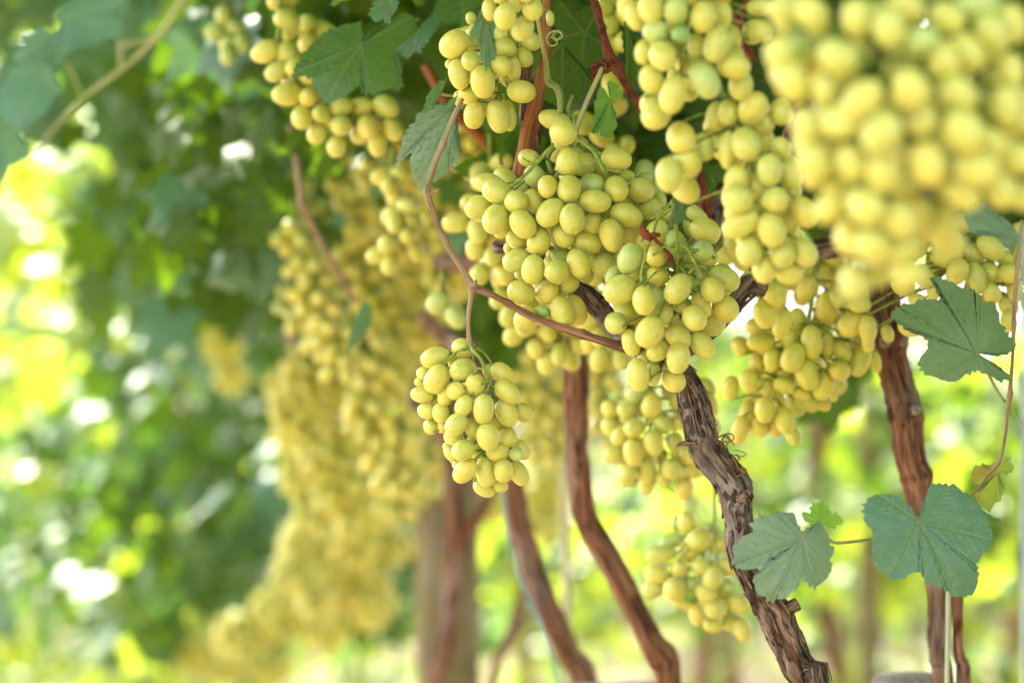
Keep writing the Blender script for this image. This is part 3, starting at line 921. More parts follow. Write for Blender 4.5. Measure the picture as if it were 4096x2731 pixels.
tube_obj("cordon", [tube(pxpath([(3000, 1075, 26, 1.84), (3100, 1045, 36, 1.85), (3220, 1010, 40, 1.86), (3350, 985, 40, 1.88), (3480, 990, 44, 1.9), (3560, 1020, 46, 1.92)], d2), step=0.005, n=40, disp=bdisp(0.0022, 100, 9, 0.08), seed=31)], BARK, v2)
tube_obj("cordon", [tube(pxpath([(3560, 820, 44, 1.9), (3650, 780, 42, 1.85), (3760, 800, 40, 1.8), (3850, 740, 36, 1.75)], d2), step=0.006, n=32, disp=bdisp(0.0022, 100, 9, 0.08), seed=33)], BARK, v2)
tube_obj("cordon", [tube(pxpath([(3140, 590, 30, 1.72), (3180, 500, 32, 1.72), (3210, 440, 34, 1.72), (3240, 380, 30, 1.7)], d2), step=0.005, n=32, disp=bdisp(0.0026, 120, 14, 0.18), seed=35)], BARK, v2)

# ---- trunks further back
d3 = 2.12
v3 = empty("grapevine", P(2900, 7000, d3), "slightly blurred tan brown vine trunk bending down left of the trunk in focus", "grapevine", "vines of the row")
t3 = [(2330, 1180, 42), (2312, 1300, 46), (2303, 1420, 47), (2305, 1560, 46), (2303, 1700, 45), (2302, 1800, 42), (2312, 1870, 46), (2324, 1948, 42), (2343, 2067, 48), (2405, 2180, 47), (2470, 2300, 44), (2550, 2450, 43), (2609, 2572, 48), (2650, 2631, 58), (2670, 2731, 46)]
tube_obj("trunk", [tube(pxpath(to_ground(t3, d3, 2760), d3), step=fine2, n=48, disp=bdisp(0.0024, 95, 7, 0.10), seed=41)], BARK_RED, v3)
tube_obj("cordon", [tube(pxpath([(2325, 1250, 44, 2.12), (2220, 1140, 40, 2.16), (2050, 1080, 36, 2.25), (1900, 1060, 34, 2.4), (1750, 1040, 30, 2.6)], d3), step=0.01, n=28, disp=bdisp(0.0022, 95, 9, .08), seed=43)], BARK_RED, v3)
tube_obj("cane", [tube(pxpath([(1850, 480, 26, 2.05), (1930, 550, 28, 2.06), (2010, 620, 30, 2.08), (2080, 700, 28, 2.1)], d3), step=0.01, n=20, disp=bdisp(0.001, 150, 12))], BARK_ORANGE, v3)
tube_obj("cane", [tube(pxpath([(1700, 260, 18, 2.05), (1740, 330, 20, 2.05), (1790, 420, 22, 2.05), (1850, 480, 24, 2.05)], d3), step=0.01, n=16)], BARK_ORANGE, v3)
d4 = 2.45
v4 = empty("grapevine", P(2500, 6000, d4), "darker blurred vine trunk under the lone hanging bunch, with blue twine along it", "grapevine", "vines of the row")
t4 = [(1960, 1480, 36), (1990, 1600, 38), (2010, 1720, 38), (2030, 1840, 38), (2051, 1942, 40), (2078, 2097, 45), (2120, 2245, 43), (2176, 2394, 44), (2244, 2542, 45), (2283, 2631, 44), (2345, 2731, 47)]
tube_obj("trunk", [tube(pxpath(to_ground(t4, d4, 2480), d4), step=fine2, n=40, disp=bdisp(0.0024, 90, 7, 0.08), seed=51)], BARK_RED, v4)
tube_obj("cordon", [tube(pxpath([(1960, 1500, 36, 2.45), (1840, 1400, 32, 2.5), (1760, 1330, 30, 2.6), (1690, 1270, 26, 2.7)], d4), step=0.012, n=24, disp=bdisp(0.002, 95, 9, .08), seed=53)], BARK_RED, v4)
tube_obj("cane", [tube(pxpath([(1160, 500, 12, 2.3), (1185, 640, 13, 2.3), (1200, 760, 13, 2.3), (1212, 830, 16, 2.3), (1250, 900, 13, 2.32), (1300, 1000, 13, 2.33), (1360, 1110, 12, 2.35), (1420, 1200, 12, 2.38)], d4), step=0.01, n=12)], CANE, v4)
d5 = 2.95
v5 = empty("grapevine", P(1650, 5000, d5), "blurred vine trunk standing in front of the pale wooden post, forking at its top", "grapevine", "vines of the row")
t5 = [(1800, 1640, 30), (1805, 1780, 33), (1815, 1950, 36), (1822, 2100, 34), (1816, 2250, 31), (1800, 2450, 32), (1772, 2640, 34), (1745, 2731, 35)]
tube_obj("trunk", [tube(pxpath(to_ground(t5, d5, 1680), d5), step=fine2, n=32, disp=bdisp(0.002, 80, 7, 0.08), seed=61), tube(pxpath([(1818, 2220, 22), (1850, 2160, 24), (1895, 2090, 24), (1930, 2040, 22), (1960, 1960, 18)], d5), step=0.012, n=20, disp=bdisp(0.002, 80, 7, 0.08), seed=63)], BARK_RED, v5)
tube_obj("cordon", [tube(pxpath([(1805, 1760, 32, 2.95), (1700, 1650, 30, 3.0), (1500, 1540, 28, 3.1), (1300, 1480, 26, 3.3), (1150, 1330, 24, 3.5)], d5), step=0.02, n=20, disp=bdisp(0.002, 80, 7, 0.08), seed=65)], BARK_RED, v5)
d6 = 3.2
v6 = empty("grapevine", P(1900, 5000, d6), "thin blurred vine stem leaning between the pale post and the darker trunk", "grapevine", "vines of the row")
t6 = [(2120, 2100, 18), (2100, 2300, 20), (2063, 2453, 22), (2027, 2572, 22), (1968, 2731, 22)]
tube_obj("trunk", [tube(pxpath(to_ground(t6, d6, 1900), d6), step=fine2, n=20, disp=bdisp(0.0015, 80, 7, 0.08), seed=66)], BARK_RED, v6)

# ---- post, stakes, twines, pipe, hose
po = empty("wooden_post", P(1790, 4600, 3.3), "thick pale weathered trellis post blurred behind a forking vine trunk", "post")
def cyl_post(name, parent, px, d, hw, y0, mat, n=28, tilt=0.0):
    zt = P(px, y0, d).z
    pts = [(P(px, 0, d).x + tilt * (zt - z), d, z, sm(hw, d) * (1 + 0.03 * math.sin(z * 5))) for z in np.linspace(zt, -0.1, 14)]
    return tube_obj(name, [tube(pts, step=0.03, n=n, disp=bdisp(0.0012, 60, 3, 0.02))], mat, parent)
cyl_post("shaft", po, 1790, 3.3, 132, 1300, POSTM)
st = cyl_post("stake", None, 2255, 2.75, 18, 1500, STAKE, n=12, tilt=0.012)
tag(st, "slender pale stake standing between the two blurred vine trunks", "stake")
tw = tube_obj("twine", [tube(pxpath([(2010, 1900, 5), (2030, 2120, 5), (2075, 2300, 6), (2120, 2400, 6), (2160, 2480, 6), (2200, 2600, 5), (2245, 2731, 6), (2300, 2900, 6)], 2.38), step=0.02, n=8)], TWINE_BLUE, None)
tag(tw, "blue twine running down beside the darker blurred trunk", "twine")
tw = tube_obj("twine", [tube(pxpath([(3792, 2060, 5), (3793, 2350, 9), (3791, 2550, 9), (3788, 2731, 9), (3788, 3200, 9)], 1.86), step=0.02, n=8)], TWINE_PALE, None)
tag(tw, "pale green twine hanging straight between the two stems of the reddish trunk", "twine")
tw = tube_obj("twine", [tube(pxpath([(2475, 1700, 3), (2485, 1950, 3), (2500, 2150, 3), (2520, 2400, 3)], 2.3), step=0.02, n=6)], TWINE_PALE, None)
tag(tw, "thin whitish string hanging right of the tan blurred trunk", "twine")
pp = tube_obj("pipe", [tube(pxpath([(4104, 900, 13), (4102, 1500, 13), (4099, 2200, 13), (4098, 2731, 13), (4098, 6500, 13)], 1.30), step=0.05, n=16)], PIPE_GREY, None)
tag(pp, "blue grey vertical pipe blurred against the edge beside the thin shoot", "pipe")
hs = tube_obj("drip_hose", [tube(pxpath([(900, 2790, 14, 3.3), (1800, 2768, 14, 2.7), (2400, 2742, 14, 2.35), (2560, 2733, 15, 2.27), (2700, 2741, 15, 2.2), (3100, 2790, 15, 2.05), (3700, 2850, 15, 1.95)], 2.3), step=0.03, n=12)], RUBBER, None)
tag(hs, "black irrigation hose strung along the row, just peeping in at the bottom edge", "hose")
pb = empty("cut_post", P(3630, 9000, 1.98), "grey split end grain of a cut post at the bottom edge beside the reddish trunk", "post")
topz = [(3490, 2716), (3600, 2700), (3700, 2692), (3755, 2690), (3770, 2740), (3755, 3200), (3745, 6500)]
def cut_post():
    V, F, B = [], [], []
    n = 40
    x0 = (P(3625, 0, 2.0)).x; r = sm(138, 2.0)
    for j, z in enumerate([0.0, -0.006, -0.05, -0.12, -0.3, -0.8, -1.3]):
        for k in range(n):
            a = 2 * math.pi * k / n
            rr = r * (1 + 0.03 * noise.noise(Vector((math.cos(a) * 5, math.sin(a) * 5, z * 0.5)))) * (0.97 if j == 0 else 1)
            zt = P(0, 2703, 2.0).z + 0.05 * (rr * math.cos(a)) + 0.0012 * noise.noise(Vector((a * 4, 0, 0)))
            V.append((x0 + rr * math.cos(a), 2.0 + rr * math.sin(a), zt + z)); B.append((math.cos(a) * r, math.sin(a) * r, z))
    for j in range(6):
        for k in range(n):
            F.append((j * n + k, (j + 1) * n + k, (j + 1) * n + (k + 1) % n, j * n + (k + 1) % n))
    c = len(V); V.append((x0, 2.0, P(0, 2703, 2.0).z)); B.append((0, 0, 0))
    for k in range(n): F.append((k, (k + 1) % n, c))
    link("shaft", mesh("shaft", V, F, GREYWOOD, attrs={"bark": ('FLOAT_VECTOR', B)}), pb)
cut_post()

# ================================================================== HERO LEAVES
hero_leaf(v2, (1425, 805), [(1160, 315), (1220, 325), (1290, 350), (1380, 395), (1430, 400), (1480, 470), (1560, 480), (1590, 600), (1640, 690), (1690, 745), (1680, 780), (1620, 812), (1500, 806), (1432, 800), (1470, 835), (1530, 870), (1640, 955), (1570, 988), (1480, 930), (1400, 915), (1310, 965), (1250, 985), (1160, 960), (1060, 915), (1050, 840), (1110, 780), (1115, 725), (1060, 680), (980, 650), (890, 570), (930, 520), (1010, 490), (1110, 458), (1210, 470), (1200, 400)],
          [0, 9, 16, 22, 29], C9, 1.72, 'hero', "large dark green leaf overlapping the trunk's upper joint, one lobe folded", stalk=[(1425, 805), (1480, 900, 0.01), (1540, 1020, 0.015), (1600, 1108, 0.02)], tilt=(0.15, 0.25), curl=0.18, K_=26, M=280)
hero_leaf(v2, (323, 1015), [(323, 1003), (300, 975), (275, 950), (240, 925), (185, 925), (140, 955), (135, 1010), (165, 1050), (160, 1110), (185, 1180), (225, 1215), (290, 1200), (315, 1180), (345, 1225), (400, 1245), (455, 1278), (505, 1265), (525, 1210), (510, 1150), (545, 1115), (575, 1080), (560, 1000), (510, 930), (440, 890), (370, 885), (345, 940)],
          [4, 10, 15, 20, 23], C8, 1.74, 'bluish', "big rounded blue-green leaf in front of the reddish trunk low down", stalk=[(323, 1015), (260, 1050, 0.02), (150, 1078, 0.01), (40, 1090, 0.01)], tilt=(-0.1, 0.3), curl=0.22, K_=26, M=280)
hero_leaf(v1, (1225, 690), [(1215, 640), (1205, 590), (1190, 540), (1080, 522), (960, 555), (915, 600), (930, 645), (860, 680), (800, 760), (795, 830), (850, 875), (940, 870), (1000, 840), (1030, 822), (960, 885), (920, 930), (950, 1010), (1030, 1075), (1110, 1040), (1190, 990), (1215, 930), (1225, 900), (1250, 960), (1310, 995), (1380, 930), (1415, 880), (1410, 820), (1432, 780), (1400, 690), (1370, 620), (1345, 580), (1300, 620)],
          [3, 9, 17, 23, 30], C7, 1.63, 'bluish', "blue-green leaf with a deep notch covering the trunk in focus", stalk=[(1225, 690), (1270, 640, 0.005), (1300, 625, 0.02), (1380, 680, 0.04), (1440, 715, 0.07), (1640, 695, 0.09)], tilt=(0.25, 0.35), curl=0.3, K_=26, M=280)
hero_leaf(v1, (1350, 590), [(1310, 628), (1255, 590), (1245, 540), (1280, 520), (1285, 475), (1350, 458), (1395, 490), (1400, 530), (1460, 540), (1485, 590), (1430, 635), (1380, 612)],
          [2, 5, 8], C7, 1.68, 'young', "small bright green young leaf", tilt=(0, -0.4), curl=0.5, K_=16, M=120)
hero_leaf(v2, (590, 845), [(490, 850), (520, 820), (560, 822), (600, 800), (650, 798), (665, 830), (625, 862), (590, 880), (615, 900), (600, 940), (570, 985), (530, 960), (500, 930), (525, 895)],
          [0, 5, 10], C8, 1.76, 'sick', "torn yellowing leaf with brown scorched patches", tilt=(0.6, 0.5), curl=0.5, K_=18, M=160)
hero_leaf(v2, (530, 980), [(500, 985), (530, 970), (580, 1000), (615, 1012), (570, 1022)], [3], C8, 1.77, 'hero', tilt=(0.2, 0.5), K_=8, M=60, teeth=0.0008)
hero_leaf(v2, (2240, 1365), [(2020, 1150), (1990, 1180), (1935, 1200), (1940, 1310), (2010, 1335), (2070, 1312), (2110, 1370), (2200, 1440), (2215, 1400), (2265, 1382), (2262, 1355), (2235, 1320), (2180, 1250), (2110, 1215), (2060, 1180)],
          [0, 3, 7], C4, 1.55, 'bluish', "drooping blue-green leaf beside the thin shoot at the edge", stalk=[(2240, 1365), (2256, 1400, 0.01)], tilt=(0.5, 0.3), curl=0.4, K_=18, M=180)
# upper left leaves
v0 = v3
hero_leaf(v0, (695, 290), [(265, 485), (295, 420), (330, 350), (370, 290), (420, 240), (480, 180), (560, 150), (640, 140), (700, 120), (700, 200), (690, 270), (740, 200), (830, 140), (900, 80), (950, 50), (1020, 65), (1035, 130), (1055, 215), (1000, 270), (950, 350), (920, 440), (930, 520), (885, 565), (800, 590), (730, 618), (690, 548), (640, 600), (560, 640), (460, 668), (445, 600), (395, 540), (400, 505), (330, 500)],
          [0, 8, 15, 24, 28], C2, 1.88, 'hero', "broad dark green leaf hiding the blurred upper bunch", tilt=(0.2, 0.5), curl=0.25, stalk=[(695, 290), (900, 200, 0.05), (1060, 120, 0.05)], K_=22, M=260)
hero_leaf(v0, (1040, 215), [(1170, 62), (1195, 90), (1190, 140), (1130, 240), (1070, 320), (990, 372), (930, 340), (920, 300), (1000, 260), (1050, 180), (1100, 120)], [0, 5], C2, 1.86, 'bluish', tilt=(0.5, 0.2), K_=14, M=140)
hero_leaf(v0, (950, 480), [(900, 300), (930, 320), (960, 400), (940, 470), (965, 545), (890, 592), (905, 520), (885, 400)], [0, 5], C2, 1.84, 'hero', tilt=(0.7, 0.2), K_=10, M=90)
hero_leaf(v0, (1290, 655), [(1180, 640), (1040, 710), (1010, 770), (970, 820), (935, 920), (903, 1022), (950, 990), (1010, 940), (1000, 1050), (1020, 1120), (1060, 1182), (1110, 1170), (1180, 1130), (1230, 1100), (1250, 1060), (1335, 1015), (1295, 960), (1280, 850), (1300, 740)],
          [1, 5, 10, 15], C2, 1.78, 'hero', "serrated green leaf behind the arching cane", tilt=(-0.4, 0.4), curl=0.3, K_=22, M=220)
hero_leaf(v0, (1195, 590), [(1232, 488), (1190, 510), (1150, 550), (1110, 620), (1078, 728), (1110, 715), (1150, 665), (1195, 600), (1215, 545)], [0, 4], C2, 1.74, 'bluish', stalk=[(1195, 590), (1240, 600, 0), (1290, 605, 0)], tilt=(1.2, 0.0), K_=12, M=110)
hero_leaf(v0, (1290, 640), [(1300, 600), (1250, 630), (1210, 720), (1235, 715), (1270, 660)], [2], C2, 1.72, 'bluish', tilt=(0.8, 0.2), K_=8, M=60, teeth=0.0006)
hero_leaf(v0, (880, 10), [(810, -20), (770, 50), (745, 105), (790, 155), (830, 130), (865, 158), (900, 100), (935, 10), (900, -40)], [2, 5], C2, 1.80, 'bluish', tilt=(0.6, 0.4), K_=12, M=120)
hero_leaf(v0, (620, -15), [(500, 40), (540, 0), (600, -40), (680, -60), (650, -10), (560, 20)], [0], C2, 1.9, 'young', tilt=(0.3, 0.4), K_=8, M=70)
# leaves round the upper middle
hero_leaf(v1, (425, 60), [(385, 70), (358, 150), (345, 200), (328, 245), (350, 290), (365, 335), (390, 300), (382, 400), (425, 482), (450, 430), (482, 400), (487, 320), (472, 270), (492, 185), (465, 120), (440, 50)], [5, 8], CD, 1.60, 'bluish', "narrow drooping grey-green leaf across the upper bunch", tilt=(0.9, 0.1), curl=0.3, K_=16, M=150)
hero_leaf(v1, (1115, 230), [(925, 270), (915, 190), (885, 120), (895, 60), (940, 20), (1000, 60), (1050, 90), (1090, 60), (1140, 55), (1180, 110), (1240, 130), (1262, 200), (1240, 260), (1272, 330), (1250, 440), (1210, 480), (1150, 470), (1090, 505), (1000, 470), (950, 400), (930, 330)],
          [0, 4, 9, 13, 17], CD, 1.86, 'dark', "dark leaf with a pale star of veins behind the curled tendril", tilt=(0.1, -0.2), curl=-0.2, K_=24, M=240)
hero_leaf(v1, (960, 300), [(730, 370), (722, 470), (712, 560), (745, 680), (840, 700), (960, 752), (1060, 715), (1190, 600), (1160, 520), (1100, 470), (1000, 380), (960, 300), (900, 310), (830, 330)],
          [2, 5, 7], CD, 1.84, 'dark', "big shaded green leaf hanging beside the orange cane", tilt=(0.1, -0.3), curl=-0.25, K_=24, M=220)
hero_leaf(v1, (1290, 690), [(1235, 605), (1270, 650), (1290, 700), (1282, 640), (1290, 555), (1340, 560), (1350, 600), (1382, 655), (1320, 700), (1308, 760), (1328, 860), (1310, 920), (1290, 972), (1222, 955), (1215, 880), (1172, 945), (1168, 880), (1180, 800), (1175, 740), (1200, 650)],
          [0, 5, 12, 15], CD, 1.72, 'young', "small jagged bright leaf below the curled tendril", tilt=(0.3, 0.3), K_=16, M=190)
hero_leaf(v1, (1400, 140), [(1390, 140), (1382, 300), (1400, 400), (1383, 600), (1430, 642), (1470, 560), (1520, 500), (1512, 300), (1430, 170)], [4], CD, 1.80, 'dark', tilt=(0.7, -0.2), K_=16, M=160)
hero_leaf(v1, (1460, 640), [(1460, 640), (1420, 700), (1440, 760), (1405, 850), (1480, 865), (1560, 850), (1640, 800), (1620, 700), (1540, 640)], [3, 6], CD, 1.86, 'dark', tilt=(0.2, -0.4), K_=14, M=140)
hero_leaf(v1, (1720, 300), [(1640, 415), (1660, 480), (1655, 560), (1608, 672), (1665, 640), (1740, 605), (1752, 520), (1790, 480), (1830, 360), (1825, 290), (1720, 290)], [3, 7], C3, 1.60, 'hero', "pointed green leaf hanging between the two bright bunches", tilt=(0.3, -0.2), K_=16, M=150)
hero_leaf(v1, (500, 1000), [(450, 930), (470, 1020), (455, 1060), (520, 1085), (560, 1100), (575, 990), (540, 940)], [3], C4, 1.80, 'dark', tilt=(0.2, 0.3), K_=10, M=90)
# blurred small leaf among the distant bunches
hero_leaf(v4, (840, 1190), [(790, 1150), (830, 1165), (842, 1210), (830, 1290), (760, 1380), (690, 1455), (715, 1350), (735, 1270), (770, 1190)], [5], CL, 2.2, 'bluish', tilt=(1.0, 0.1), K_=8, M=60, teeth=0.0006)
hero_leaf(v4, (860, 1110), [(830, 1120), (870, 1080), (900, 1060), (890, 1100)], [2], CL, 2.2, 'bluish', tilt=(1.0, 0.1), K_=5, M=30, teeth=0.0004)

# edge shoot at the right
sh = empty("vine_shoot", P(4078, 960, 1.73), "thin tan shoot dangling down the edge beside the blue grey pipe", "vine shoot")
tube_obj("cane", [tube(pxpath([(4088, 880, 8), (4078, 976, 8), (4062, 1155, 8), (4055, 1290, 7), (4052, 1410, 7), (4042, 1530, 7), (4036, 1608, 9), (4030, 1660, 7), (4020, 1748, 7), (3995, 1844, 7), (3930, 1930, 6), (3890, 1975, 5)], 1.73), step=0.004, n=12, disp=ndisp(0.0003, 300, 30, 0.05, 0.5))], CANE, sh)
tube_obj("tendril", [tube(pxpath([(4030, 1608, 4), (4070, 1680, 3), (4092, 1720, 2.5), (4130, 1760, 2)], 1.73), step=0.004, n=8)], CANE_GREEN, sh)
# nearer blurred shoot, upper left
s0 = empty("vine_shoot", P(720, 0, 1.34), "blurred pale shoot with blue-green leaves reaching in over the upper left corner", "vine shoot")
dS = 1.30
tube_obj("cane", [tube(pxpath([(800, -140, 12), (725, 0, 12), (650, 120, 12), (560, 215, 11), (430, 320, 10), (330, 395, 10), (230, 500, 8), (170, 570, 7), (120, 612, 6)], dS), step=0.006, n=12), tube(pxpath([(640, 135, 8), (560, 165, 8), (470, 185, 8)], dS), step=0.006, n=10), tube(pxpath([(485, 290, 8), (482, 230, 8), (480, 140, 6)], dS), step=0.006, n=10), tube(pxpath([(330, 395, 6), (300, 320, 5), (265, 250, 5)], dS), step=0.006, n=8)], CANE_GREEN, s0)
hero_leaf(s0, (300, 60), [(430, -80), (560, -20), (500, 60), (545, 110), (540, 180), (470, 200), (390, 225), (310, 262), (290, 220), (255, 190), (270, 120), (240, 60), (330, -60)], [1, 4, 7, 10], C1, dS, 'bluish', tilt=(0.1, 0.9), curl=0.1, K_=10, M=110)
hero_leaf(s0, (250, 150), [(170, 100), (150, 140), (85, 165), (100, 220), (65, 280), (140, 290), (200, 250), (250, 230), (250, 160)], [2, 4], C1, dS + .02, 'bluish', tilt=(0.2, 0.8), K_=8, M=80)
hero_leaf(s0, (255, 215), [(160, 260), (160, 300), (220, 345), (270, 300), (310, 250), (330, 200), (260, 190)], [1, 3], C1, dS + .01, 'bluish', tilt=(0.2, 0.6), K_=8, M=80)
hero_leaf(s0, (190, 300), [(80, 290), (20, 380), (0, 470), (60, 560), (125, 625), (180, 575), (245, 520), (270, 440), (300, 400), (240, 340), (205, 250)], [1, 4, 7], C1, dS, 'bluish', tilt=(0.1, 0.9), curl=0.1, K_=10, M=110)
hero_leaf(s0, (-20, 500), [(-80, 500), (-100, 700), (-30, 780), (5, 860), (60, 740), (135, 690), (120, 630), (60, 575), (20, 500)], [3, 5], C1, dS + .02, 'bluish', tilt=(0.3, 0.4), K_=10, M=110)

# ================================================================== BUNCHES READ OFF THE PHOTOGRAPH
GRP = "bunches of pale grapes hanging along the row"
cluster("large central bunch of pale green-yellow grapes in sharp focus above the arching cane", [
    (875, 182, 109, 92, 95, 0), (1228, 158, 118, 85, 10, 0), (580, 152, 80, 66, 10, 1.0), (342, 395, 108, 92, 20, 0), (488, 473, 87, 85, 0, 0),
    (338, 603, 115, 98, -62, 0), (720, 365, 85, 75, 95, 0), (880, 385, 106, 91, 95, 0), (1228, 380, 98, 88, 70, 0), (1072, 472, 122, 86, 6, 0),
    (742, 557, 122, 94, -45, 0), (903, 602, 116, 97, 80, -0.6), (1303, 575, 128, 86, 22, 0), (538, 640, 118, 92, 52, 0), (1195, 725, 126, 92, 75, -0.3),
    (950, 928, 112, 86, 65, 0), (613, 975, 112, 88, 100, 0), (790, 990, 92, 90, 0, -0.4), (525, 1140, 103, 88, 15, 0), (830, 1290, 130, 86, 72, 0), (560, 1342, 103, 88, 105, 0),
    (850, 20, 90, 80, -20, 0.4), (283, 340, 108, 76, 8, 1), (210, 515, 108, 84, -28, 1), (625, 290, 85, 76, 60, 1.2, 'g'), (618, 470, 95, 72, 60, 1), (1052, 350, 92, 86, 20, 1, 'g'),
    (1405, 388, 103, 93, 15, 1), (1060, 635, 86, 70, 100, 1), (840, 725, 97, 78, 60, 1), (655, 765, 108, 88, 100, 1), (1018, 775, 106, 80, 15, 1),
    (490, 908, 108, 88, -20, 1), (718, 1140, 97, 84, -50, 1), (925, 1275, 120, 86, 70, 1), (685, 1285, 50, 48, 0, 0.3, 'u'), (1470, 525, 95, 80, -20, 1.6),
    (875, 1080, 85, 72, -45, 1.6), (1000, 205, 92, 70, 95, 2), (1085, 210, 95, 85, 60, 2.3), (490, 755, 84, 68, 40, 1.8), (1350, 720, 85, 78, 60, 1.7),
    (1148, 940, 96, 92, 30, 1.8), (690, 1330, 62, 50, 0, 1.8), (395, 690, 78, 52, -15, 1.9), (1305, 285, 62, 46, 0, 2), (1440, 300, 60, 45, 0, 2.2, 'g'), (1550, 460, 62, 50, 80, 2.4),
    (530, 360, 62, 55, 20, 2, 'g'), (820, 870, 75, 65, 0, 2.6, 'g'), (1170, 830, 75, 50, 10, 2), (1050, 890, 62, 60, 80, 2.1), (590, 1205, 75, 60, 0, 2), (520, 1010, 45, 40, 0, 2.2),
    (1180, 640, 80, 70, 40, 2.6), (1000, 1010, 70, 60, 60, 2.6), (430, 560, 80, 70, 60, 2.4), (1300, 470, 80, 70, 20, 2.2), (960, 480, 70, 60, 30, 2.6)],
    C3, 1.68, spine=[(2290, 440, 9, 0.05), (2240, 560, 9, 0.05), (2190, 640, 9, 0.05), (2240, 760, 9, 0.05), (2260, 950, 9, 0.05), (2230, 1150, 7, 0.05), (2200, 1250, 5, 0.04)], back=40, group=GRP)
# bare rachis arms over the top of the central bunch
bunch = SC.objects["grape_cluster"]
tube_obj("stem", [tube(pxpath([(2215, 575, 6), (2170, 625, 7), (2120, 680, 7), (2075, 725, 7), (2050, 745, 6)], 1.655), step=0.004, n=10, disp=bdisp(0.0004, 300, 60)),
                  tube(pxpath([(2120, 650, 4), (2098, 638, 3.5), (2090, 630, 5)], 1.655), step=0.003, n=8), tube(pxpath([(2150, 638, 4), (2135, 622, 4), (2150, 612, 3.5)], 1.655), step=0.003, n=8),
                  tube(pxpath([(2140, 650, 4), (2138, 668, 7)], 1.655), step=0.003, n=8), tube(pxpath([(2060, 735, 4), (2042, 738, 5)], 1.655), step=0.003, n=8)], STEM, bunch)
tube_obj("stem", [tube(pxpath([(2310, 560, 6), (2345, 580, 6), (2385, 620, 7), (2410, 670, 7), (2430, 700, 6)], 1.655), step=0.004, n=10, disp=bdisp(0.0004, 300, 60)),
                  tube(pxpath([(2380, 608, 4), (2395, 612, 5), (2408, 616, 8)], 1.655), step=0.003, n=8), tube(pxpath([(2395, 640, 4), (2375, 648, 4), (2360, 652, 6)], 1.655), step=0.003, n=8),
                  tube(pxpath([(2412, 660, 4), (2424, 664, 5)], 1.655), step=0.003, n=8)], STEM, bunch)

cluster("bunch of long pale grapes with bare green stems showing, directly above the trunk in focus", [
    (575, 875, 172, 132, -68, 0, 'g'), (850, 845, 120, 119, 0, 0), (470, 1200, 186, 150, -25, 0), (720, 1313, 158, 120, 85, -0.3), (1075, 1190, 176, 130, -55, 0), (1435, 1200, 142, 120, 70, 0),
    (880, 1490, 170, 115, -42, 0), (1250, 1490, 140, 122, 60, -0.3), (1360, 580, 176, 136, 32, 0.3), (1335, 792, 112, 108, 0, 0.2, 'g'),
    (870, 1050, 120, 112, 20, 1), (1560, 1080, 178, 126, 30, 1), (1390, 870, 100, 95, 0, 1.2), (530, 1430, 128, 120, -50, 1), (1320, 1360, 145, 98, 65, 1), (1570, 1395, 150, 138, 50, 1.2),
    (400, 1050, 110, 80, -60, 1.2, 'g'), (850, 610, 150, 120, -60, 2), (1060, 740, 175, 115, 70, 2.3, 'g'), (880, 1270, 120, 90, 80, 2, 'g'), (1250, 1180, 100, 90, 40, 2.2, 'g'), (1270, 430, 170, 90, 45, 1.6),
    (1130, 1370, 100, 85, 10, 2), (740, 700, 110, 90, 30, 2.4), (1150, 900, 120, 100, 80, 2.5), (1320, 1060, 90, 80, 0, 2.2, 'g'), (960, 420, 90, 70, -30, 2), (1210, 540, 120, 80, 70, 2.2),
    (775, 1185, 40, 38, 0, 0.5, 'u'),
    (780, 1640, 180, 143, -60, -0.3), (1082, 1690, 155, 122, 45, 0.8), (1333, 1780, 165, 118, 48, 0.9), (1080, 1915, 168, 124, 98, -0.2), (862, 1830, 128, 112, -45, 0.9),
    (585, 1750, 148, 96, 75, 0.8), (430, 1550, 118, 114, 30, 0.9), (660, 2090, 178, 118, 82, -0.3), (815, 2075, 135, 82, 92, 0.8), (1025, 2140, 138, 122, 45, 0.8), (960, 1700, 120, 100, 60, 2.2), (740, 1900, 110, 90, 60, 2.2), (1180, 1600, 120, 100, 50, 2.2)],
    CB, 1.64, spine=[(2690, 800, 8, -0.02), (2700, 880, 8, -0.015), (2708, 960, 9, -0.012), (2710, 1060, 9, 0.01), (2705, 1200, 8, 0.04), (2700, 1350, 7, 0.04), (2650, 1480, 5, 0.03)], back=26, group=GRP)
b2 = SC.objects["grape_cluster.001"]
tube_obj("stem", [tube(pxpath([(2695, 795, 6), (2680, 815, 6), (2650, 850, 7), (2628, 880, 7), (2610, 940, 6), (2590, 990, 6), (2575, 1050, 6), (2565, 1100, 6), (2568, 1125, 8)], 1.625), step=0.004, n=10),
                  tube(pxpath([(2640, 872, 5), (2612, 868, 5), (2606, 878, 4)], 1.625), step=0.004, n=8), tube(pxpath([(2580, 950, 5), (2560, 970, 6)], 1.625), step=0.004, n=8), tube(pxpath([(2640, 868, 5), (2665, 876, 5), (2690, 858, 4)], 1.625), step=0.004, n=8)], STEM, b2)
tube_obj("stem", [tube(pxpath([(2712, 970, 7), (2745, 990, 6), (2765, 1020, 6), (2788, 1065, 6), (2802, 1090, 5), (2812, 1112, 4)], 1.63), step=0.004, n=10),
                  tube(pxpath([(2788, 1065, 5), (2765, 1085, 4), (2755, 1095, 5)], 1.63), step=0.004, n=8), tube(pxpath([(2790, 1064, 4), (2820, 1068, 4), (2832, 1078, 4)], 1.63), step=0.004, n=8), tube(pxpath([(2708, 968, 6), (2680, 985, 5), (2668, 998, 6)], 1.63), step=0.004, n=8),
                  tube(pxpath([(2760, 990, 4), (2770, 982, 5)], 1.63), step=0.004, n=8)], STEM, b2)
